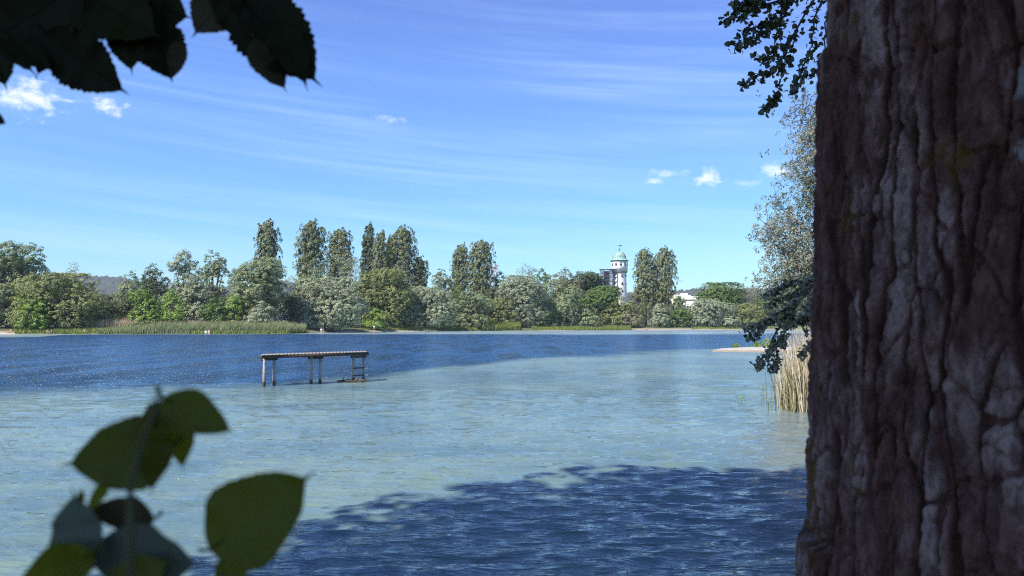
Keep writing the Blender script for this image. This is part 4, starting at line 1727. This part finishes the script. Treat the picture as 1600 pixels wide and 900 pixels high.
def big_poplar():
    root = empty('riverside_poplar', (TX, TY, 0))
    tag(root, 'big old poplar with deeply furrowed bark filling the right edge', 'tree')
    # trunk: fine where the camera sees it
    face = math.atan2(-TY, -TX)
    th = np.concatenate([face + np.linspace(-1.75, 1.75, 620), face + np.linspace(1.75, 2 * np.pi - 1.75, 60)[1:-1]])
    zs = np.concatenate([np.linspace(.3, 1.75, 90)[:-1], np.linspace(1.75, 3.15, 560), np.linspace(3.15, 9.0, 160)[1:]])
    TH, Z = np.meshgrid(th, zs, indexing='xy')
    TH, Z = np.broadcast_arrays(th[None, :], zs[:, None])
    u = (TH - face) * .42
    v = Z
    wu = u + .016 * fbm(u * 11, v * 5, 1, 4)
    wv = v + .05 * fbm(u * 9, v * 7, 2, 4)
    p1 = perlin(wu / .048 + .5 * perlin(u * 5, v * 1.6, 31), wv / .50, 7) + .5 * perlin(wu / .026, wv / .17, 17)
    furrow = sstep(.02, .20, np.abs(p1))
    f1, f2 = worley(wu / .046, wv / .105, 5)
    crack = sstep(.02, .13, f2 - f1 + .09 * fbm(u * 90, v * 60, 12, 2))
    g1, g2 = worley(wu / .018, wv / .036, 15)
    crack2 = sstep(.0, .16, g2 - g1 + .05 * fbm(u * 160, v * 120, 13, 2))
    zone = sstep(-.15, .25, fbm(u * 5.0, v * 1.3, 77, 2))      # broad plates here, shaggy ridges there
    shag = fbm(wu * 70, wv * 13, 44, 4)
    level = hash2(np.floor(wu / .046 + .5), np.floor(wv / .105 + .5), 9)
    hgt = .009 * furrow * (.6 + .4 * crack) + .0055 * crack * (.4 + .6 * zone) + .0035 * crack2
    hgt += .010 * (1 - .75 * zone) * shag + .006 * fbm(u * 24, v * 14, 4, 3) + .0048 * fbm(u * 90, v * 60, 6, 4)
    plate = np.clip(furrow * (.45 + .55 * crack) * (.75 + .25 * crack2) + .25 * shag, 0, 1)
    # stepped plates on the left silhouette
    z1, z2 = H + (505 - 117) / FPX * 1.28, H + (505 - 803) / FPX * 1.28
    left = sstep(.95, 1.1, -(TH - face)) if math.sin(face) > 0 else sstep(.85, 1.05, np.abs(TH - face))
    stepz = .012 * sstep(z1 + .004, z1 - .004, Z) + .012 * sstep(z2 + .008, z2 - .008, Z)
    hgt = hgt + stepz * left - .012 * sstep(.012, .004, np.abs(Z - z2 - .01)) * left
    R0 = .387 + .05 * sstep(1.5, .3, Z) * 2
    rad = R0 + hgt - .02 * sstep(3, 9, Z) * 3
    lean = .052 * (Z - 2.4)
    X = rad * np.cos(TH) + lean
    Y = rad * np.sin(TH) + .02 * (Z - 2.4)
    o = mesh_np('trunk', np.stack([X, Y, Z], -1).reshape(-1, 3), grid_faces(len(zs), len(th), True), bark_material(), root, attrs={'plate': plate.ravel()}, smooth=True)
    # crown overhead
    rgc = np.random.default_rng(8)
    blobs = [(2.5, 1.5, 13, 7, 6, 6.5), (-1.0, -2.5, 9.5, 6, 4, 3.2), (5.5, 3, 11, 5, 5, 5), (3, -3, 11, 6, 5, 4), (-3.5, -4.5, 8.0, 4, 3, 2.6), (2, 1.5, 19, 4, 4, 3.5)]
    cl, dr = [], []
    q = MB()
    q.tube([(lean_x(8.6), .12, 8.6), (.6, .3, 13), (.9, .3, 18), (1, .3, 22)], [.34, .28, .16, .04], 12)
    for b in blobs:
        c = Vector(b[:3]) - Vector((TX, TY, 0))
        for k in range(5):
            d = unit(rgc.normal(size=3))
            e_ = c + Vector(d * np.array(b[3:]) * .75)
            s0 = Vector((.45, .2, max(7.2, e_.z * .6)))
            if ok_out(e_ + Vector((TX, TY, 0))) and ok_out((s0 + e_) / 2 + Vector((TX, TY, .4))):
                q.tube([s0, (s0 + e_) / 2 + Vector((0, 0, .4)), e_], [.13, .08, .02], 7)
        for k in range(int(b[3] * b[5] * 46)):
            d = unit(rgc.normal(size=3))
            p = np.array(b[:3]) + d * np.array(b[3:]) * rgc.uniform(.35, 1.0)
            if not ok_out(p):
                continue
            cl.append((p[0] - TX, p[1] - TY, p[2], .5, .5, .4, rgc.random()))
            dr.append(d)
    q.build('limbs', M_bark_far, root, smooth=True)
    crown('crown', cl, 14, .34, leafmat('big poplar leaves', (.05, .075, .02), (.10, .13, .04), .15), root, rgc, .85, .7, np.array(dr))
    return root


def lean_x(z):
    return .052 * (z - 2.4)


def ok_out(p):
    """true when a leaf clump at p stays above or beside the camera's view"""
    x, y, z = p[0], p[1], p[2] - H
    if y < .2:
        return True
    m = 1.3
    if abs(x) - m > y * .70:
        return True
    return (z - m) > y * .44


BIG = big_poplar()


def bank_tree(loc, label, blobs, seed):
    root = empty('bank_tree', loc)
    tag(root, label, 'tree')
    rgc = np.random.default_rng(seed)
    cl, dr = [], []
    q = MB()
    x0, y0 = loc[0], loc[1]
    top = max(b[2] for b in blobs)
    q.tube([(0, 0, -.4), (.1, 0, 3), (0, .1, 7), (.2, 0, top)], [.4, .32, .24, .06], 10)
    for b in blobs:
        for k in range(6):
            d = unit(rgc.normal(size=3))
            e_ = np.array(b[:3]) + d * np.array(b[3:]) * .7
            if ok_out(e_) and ok_out(e_ * .5 + np.array([x0, y0, top * .5]) * .5):
                q.tube([(0, .05, min(top * .9, e_[2] * .6)), (e_[0] * .5 - x0 * .5, e_[1] * .5 - y0 * .5, e_[2] * .85), (e_[0] - x0, e_[1] - y0, e_[2])], [.12, .07, .02], 6)
        for k in range(int(b[3] * b[5] * 46)):
            d = unit(rgc.normal(size=3))
            p = np.array(b[:3]) + d * np.array(b[3:]) * rgc.uniform(.35, 1.0)
            if ok_out(p):
                cl.append((p[0] - x0, p[1] - y0, p[2], .5, .5, .4, rgc.random()))
                dr.append(d)
    q.build('trunk', M_bark_far, root, smooth=True)
    crown('crown', cl, 14, .36, leafmat('bank tree leaves', (.05, .08, .02), (.10, .14, .04), .15), root, rgc, .8, .7, np.array(dr))


bank_tree((-6.4, -1.6, .7), 'leafy bank tree left of the viewpoint that shades the foreground water', [(-5.2, .5, 11, 5.0, 4.8, 5.3), (-6.5, -2.3, 8.5, 4, 3.5, 3.5)], 51)


# ------------------------------------------------------------------ drooping branches of the poplar (about seven metres off)
M_twig = plain('twig bark', (.10, .085, .075), .9, .2, 8)


def leafy_branch(name, lines, D, mat, n_leaf, size, seed, spread_px, parent, dens=None):
    """lines: image-plane polylines [(px,py,ddepth)...] laid out at about D metres"""
    r_ = np.random.default_rng(seed)
    q = MB()
    P = []
    par = Vector((TX, TY, 0))
    for li, (pts, rad, share) in enumerate(lines):
        W = [at(p[0], p[1], D + p[2]) - par for p in pts]
        # round the polyline a little
        F = []
        for i in range(len(W) - 1):
            for k in range(4):
                f = k / 4
                F.append(W[i] * (1 - f) + W[i + 1] * f + Vector(r_.normal(0, .010, 3)))
        F.append(W[-1])
        q.tube(F, [rad * (1 - .8 * i / (len(F) - 1)) + .0015 for i in range(len(F))], 6)
        m = int(n_leaf * share)
        seg = r_.integers(0, len(F) - 1, m)
        f = r_.random(m)
        for s_, ff in zip(seg, f):
            p = F[s_] * (1 - ff) + F[s_ + 1] * ff
            P.append(np.array(p) + r_.normal(0, spread_px / FPX * D, 3) * np.array([1, 1, 1]) + np.array([0, 0, -.02]))
    b = q.build(name, M_twig, parent, smooth=True)
    P = np.array(P)
    n = len(P)
    N = unit(r_.normal(size=(n, 3)) * .9 + np.array([-.25, -.45, .55]))
    T = unit(r_.normal(size=(n, 3)) * .6 + np.array([0, 0, -.9]))
    T = unit(T - N * np.sum(T * N, -1, keepdims=True))
    B = np.cross(N, T)
    L = size * r_.uniform(.65, 1.25, n)
    # six-cornered leaf with a raised midrib fold
    prof = [(-.5, 0), (-.35, .42), (.0, .46), (.5, 0), (.0, -.46), (-.35, -.42)]
    V = []
    for a_, w_ in prof:
        V.append(P + T * (L * a_)[:, None] + B * (L * w_)[:, None] + N * (L * abs(w_) * r_.uniform(-.1, .35, n))[:, None])
    mid = P + N * 0
    V = np.stack(V, 1).reshape(-1, 3)
    bb = np.arange(n)[:, None] * 6
    Fq = np.concatenate([bb + [0, 1, 2, 3], bb + [0, 3, 4, 5]])
    mesh_np('leaves', V, Fq, mat, b, attrs={'tint': np.repeat(r_.random(n), 6)})
    return b


M_br1 = leafmat('overhanging poplar leaves', (.035, .048, .018), (.085, .105, .045), .10, .5, .5, under=(.16, .17, .13))
M_br2 = leafmat('silver backed leaves', (.045, .045, .015), (.26, .24, .11), .12, .5, .2, under=(.34, .31, .23))
up_lines = [
    ([(1420, -190, .9), (1340, -70, .4), (1270, -20, .1), (1200, 8, 0), (1150, 28, -.1)], .018, .9),
    ([(1260, -20, .1), (1215, 30, .1), (1185, 55, 0), (1165, 68, 0), (1142, 70, 0)], .010, .8),
    ([(1200, 8, 0), (1170, 10, 0), (1130, 32, 0)], .007, .55),
    ([(1290, -30, .2), (1245, 40, .1), (1228, 80, .1), (1210, 110, .1), (1180, 120, .1), (1158, 132, .1)], .009, 1.0),
    ([(1232, 70, .1), (1222, 110, .1), (1215, 145, .1), (1205, 158, .1), (1193, 170, .1)], .006, .75),
    ([(1300, -60, .3), (1275, 20, .3), (1270, 60, .3), (1262, 95, .3), (1245, 130, .3), (1236, 148, .3)], .008, .8),
    ([(1320, -60, .4), (1292, 40, .4), (1288, 90, .4), (1278, 110, .4), (1262, 118, .4)], .008, .55),
    ([(1240, -20, 0), (1218, 20, 0), (1195, 40, 0), (1172, 42, 0), (1158, 52, 0)], .006, .9),
    ([(1230, 20, 0), (1212, 60, 0), (1196, 95, 0), (1178, 80, 0)], .005, .6),
    ([(1300, -40, .2), (1240, -10, .1), (1180, -8, 0), (1145, 8, 0)], .01, .9),
]
leafy_branch('overhanging_branch', up_lines, 7.0, M_br1, 165, .054, 5, 4.6, BIG)
low_lines = [
    ([(1700, -350, 1.5), (1480, 60, .8), (1360, 330, .4), (1290, 440, .2), (1262, 455, .1), (1240, 470, .0), (1222, 500, 0), (1205, 540, 0), (1196, 562, 0)], .022, .7),
    ([(1245, 468, 0), (1222, 486, 0), (1200, 500, 0), (1178, 508, 0), (1160, 514, 0)], .008, .9),
    ([(1215, 490, 0), (1196, 508, 0), (1182, 520, 0), (1170, 530, 0)], .006, .55),
    ([(1208, 535, 0), (1198, 552, 0), (1188, 564, 0), (1182, 570, 0)], .005, .5),
    ([(1212, 530, 0), (1214, 555, 0), (1212, 572, 0), (1208, 578, 0)], .005, .5),
    ([(1270, 440, .1), (1245, 438, .1), (1225, 445, .1), (1208, 455, .1), (1195, 458, .1)], .009, .9),
    ([(1275, 430, .2), (1262, 440, .2), (1240, 460, .2), (1215, 468, .2), (1200, 476, .2)], .008, .9),
    ([(1235, 478, 0), (1236, 500, 0), (1225, 520, 0), (1222, 540, 0)], .006, .7),
    ([(1280, 470, .1), (1262, 490, .1), (1250, 498, .1), (1238, 505, .1)], .006, .7),
    ([(1300, 520, .2), (1268, 535, .1), (1258, 545, .1), (1250, 556, .1)], .006, .4),
    ([(1280, 445, .3), (1265, 470, .3), (1258, 490, .3), (1262, 520, .3)], .006, .6),
]
leafy_branch('drooping_branch', low_lines, 7.2, M_br2, 215, .040, 9, 3.6, BIG)


# ------------------------------------------------------------------ big leaves close to the lens
def near_leaf_mesh(L, W, bend, fold, seed, teeth=.055):
    r_ = random.Random(seed)
    n, m = 44, 4
    V, F = [], []
    skew = r_.uniform(-.06, .06)
    for i in range(n + 1):
        t = i / n
        # rhombic poplar outline, rounded base, drawn-out tip
        if t < .36:
            wv = math.sin((t / .36) * math.pi / 2) ** .55
        else:
            q_ = (t - .36) / .64
            body = math.cos(min(1, q_ / .84) * math.pi / 2) ** .85
            wv = max(body, .17 * (1 - q_) ** .8 if q_ > .5 else 0)
        wv *= 1 + .07 * math.sin(9 * t + seed * 1.7) * (teeth < .05)
        tooth = 1 + (teeth * ((i * 2) % 5 - 2) / 2 if 2 < i < n - 4 else 0)
        cr = .015 * math.sin(t * 19 + seed) * L
        for j in range(-m, m + 1):
            f = j / m
            y = W / 2 * wv * f * (tooth if abs(j) == m else 1) + skew * L * t * t
            z = fold * abs(f) * W / 2 * wv + bend * L * (t - .3) ** 2 + cr * abs(f) + .008 * L * math.cos(t * 30) * abs(f)
            V.append((L * (t - .45), y, z))
    F = grid_faces(n + 1, 2 * m + 1)
    return np.array(V), F


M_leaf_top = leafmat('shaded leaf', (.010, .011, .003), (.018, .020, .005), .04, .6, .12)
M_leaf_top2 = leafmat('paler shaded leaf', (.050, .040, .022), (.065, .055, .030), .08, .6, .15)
M_leaf_low = leafmat('olive leaf', (.075, .074, .004), (.165, .165, .012), .42, .55, .3)
M_leaf_blue = leafmat('pale leaf underside', (.085, .098, .075), (.12, .13, .10), .10, .6, .3)
M_leaf_brown = leafmat('reddish leaf', (.05, .036, .016), (.07, .05, .02), .08, .6, .3)


def near_leaf(px, py, D, Lpx, ang, wr, tilt, roll, mat, parent, bend=.15, fold=.18, seed=0, tint=.5, kids=True):
    s = D / FPX
    L = Lpx * s
    V, F = near_leaf_mesh(L, L * wr, bend, fold, seed, .02 if seed >= 40 else .06)
    a, ti, ro = R(ang), R(tilt), R(roll)
    x = Vector((math.cos(a) * math.cos(ti), math.sin(ti), math.sin(a) * math.cos(ti)))
    n = Vector((0, -1, 0))
    n = (n - x * n.dot(x)).normalized()
    y = n.cross(x)
    n2 = n * math.cos(ro) + y * math.sin(ro)
    y2 = n2.cross(x)
    M3 = np.array([x, y2, n2])
    c = np.array(at(px, py, D) - parent.matrix_world.translation if False else at(px, py, D)) - np.array(world_loc(parent))
    o = mesh_np('leaf', V @ M3 + c, F, mat, parent, attrs={'tint': np.full(len(V), tint)}, smooth=True)
    # petiole and midrib as one fine stalk
    q = MB()
    mid = [V[i * 9 + 4] @ M3 + c for i in range(0, 37, 6)]
    st_ = mid[0] - np.array(x) * L * .10 + np.array([0, 0, .004])
    if seed >= 40:
        mid = mid[:2]
    q.tube([Vector(st_)] + [Vector(p_) for p_ in mid], [.0010, .0009] + [.0006] * (len(mid) - 1), 5)
    q.build('leaf_stalk', mat, o)
    return o


mat_stalk = leafmat('leaf stalk', (.07, .075, .02), (.10, .10, .03), .05)


def world_loc(o):
    v = Vector(o.location)
    while o.parent:
        o = o.parent
        v = v + o.location
    return v


def top_left_spray():
    tw = empty('leaf_spray', (-.47, .745, 2.85))
    tag(tw, 'dark spray of large serrated leaves hanging at the upper left', 'branch')
    D = .98
    q = MB()
    o0 = Vector(tw.location)
    pts = [at(-700, -1400, 0.912), at(-260, -520, 0.798), at(-40, -160, 0.745), at(60, -60, 0.737), at(150, -30, 0.737), at(230, -40, 0.745)]
    q.tube([p - o0 for p in pts], [.010, .007, .004, .003, .0025, .0015], 7)
    pts = [at(-260, -520, 0.798), at(120, -260, 0.760), at(330, -120, 0.745), at(400, -50, 0.745)]
    q.tube([p - o0 for p in pts], [.006, .004, .003, .0018], 7)
    q.build('twig', M_twig, tw, smooth=True)
    # px,py,D,len,angle(0 right, 90 up),width ratio,tilt,roll
    L = [
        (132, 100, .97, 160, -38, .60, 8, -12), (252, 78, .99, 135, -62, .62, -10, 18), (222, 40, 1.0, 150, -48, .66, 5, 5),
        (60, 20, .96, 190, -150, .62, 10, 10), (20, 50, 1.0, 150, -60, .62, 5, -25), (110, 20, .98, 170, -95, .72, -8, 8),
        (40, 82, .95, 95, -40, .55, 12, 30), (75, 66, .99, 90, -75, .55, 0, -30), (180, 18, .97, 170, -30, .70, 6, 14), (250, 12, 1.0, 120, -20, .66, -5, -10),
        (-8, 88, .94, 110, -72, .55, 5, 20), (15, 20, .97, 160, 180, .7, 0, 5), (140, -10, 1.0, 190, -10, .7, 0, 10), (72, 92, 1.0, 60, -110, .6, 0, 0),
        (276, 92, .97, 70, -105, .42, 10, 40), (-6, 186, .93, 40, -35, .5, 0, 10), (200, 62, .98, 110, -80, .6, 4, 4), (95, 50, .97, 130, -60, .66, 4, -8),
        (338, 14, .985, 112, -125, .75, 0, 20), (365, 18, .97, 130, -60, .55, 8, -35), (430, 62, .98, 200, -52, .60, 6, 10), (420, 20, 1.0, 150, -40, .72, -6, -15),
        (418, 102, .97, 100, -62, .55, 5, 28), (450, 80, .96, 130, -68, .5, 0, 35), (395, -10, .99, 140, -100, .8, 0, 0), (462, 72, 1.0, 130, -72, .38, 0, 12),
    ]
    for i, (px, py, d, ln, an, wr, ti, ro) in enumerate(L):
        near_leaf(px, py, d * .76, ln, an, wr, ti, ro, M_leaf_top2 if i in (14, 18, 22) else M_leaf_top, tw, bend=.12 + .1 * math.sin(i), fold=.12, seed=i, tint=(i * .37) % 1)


top_left_spray()


def sapling():
    D = .27
    c = at(205, 1000, D)
    root = empty('sapling', (c.x, c.y, c.z))
    tag(root, 'blurred young poplar shoot with broad leaves at the lower left', 'plant')
    o0 = Vector(root.location)
    q = MB()
    q.tube([at(230, 2600, .50) - o0, at(215, 1500, .44) - o0, at(204, 980, D + .02) - o0, at(203, 850, D + .014) - o0, at(204, 760, D + .012) - o0, at(222, 690, D + .014) - o0, at(243, 640, D + .012) - o0, at(251, 604, D + .008) - o0], [.0035, .0028, .0018, .0015, .0012, .0010, .0009, .0006], 8)
    q.tube([at(206, 1100, D) - o0, at(300, 990, D) - o0, at(352, 900, D) - o0], [.0022, .0016, .0011], 6)
    q.build('stem', plain('green stem', (.07, .072, .03), .7, .2, 30), root, smooth=True)
    Ls = [
        (308, 648, 0.380, 125, -28, .52, 10, 15, M_leaf_low, .35), (192, 712, 0.380, 165, 190, .72, -5, -8, M_leaf_low, .25), (240, 708, 0.370, 125, -98, .44, 8, 25, M_leaf_low, .1),
        (283, 690, 0.390, 85, -78, .50, 0, 10, M_leaf_low, .95), (192, 803, 0.390, 112, 172, .56, 0, 12, M_leaf_brown, .5), (122, 836, 0.380, 135, 100, .74, 4, 8, M_leaf_blue, .4),
        (228, 876, 0.380, 185, -4, .62, -6, -6, M_leaf_blue, .15), (92, 886, 0.370, 130, 200, .55, 0, 10, M_leaf_low, .9), (405, 803, 0.380, 200, 36, .70, 5, 8, M_leaf_low, .45),
        (362, 895, 0.390, 90, -110, .62, 0, -10, M_leaf_low, .6), (127, 776, 0.380, 26, 85, .5, 0, 0, M_leaf_low, .4), (240, 660, 0.390, 90, 215, .6, 0, -20, M_leaf_low, .15), (152, 775, 0.380, 60, 235, .35, 0, 20, M_leaf_low, .9),
        (215, 905, 0.370, 120, 30, .6, 0, 10, M_leaf_low, .5),
    ]
    for i, (px, py, d, ln, an, wr, ti, ro, mt, tn) in enumerate(Ls):
        near_leaf(px, py, d, ln, an, wr, ti, ro, mt, root, bend=.10, fold=.10, seed=40 + i, tint=tn)


sapling()
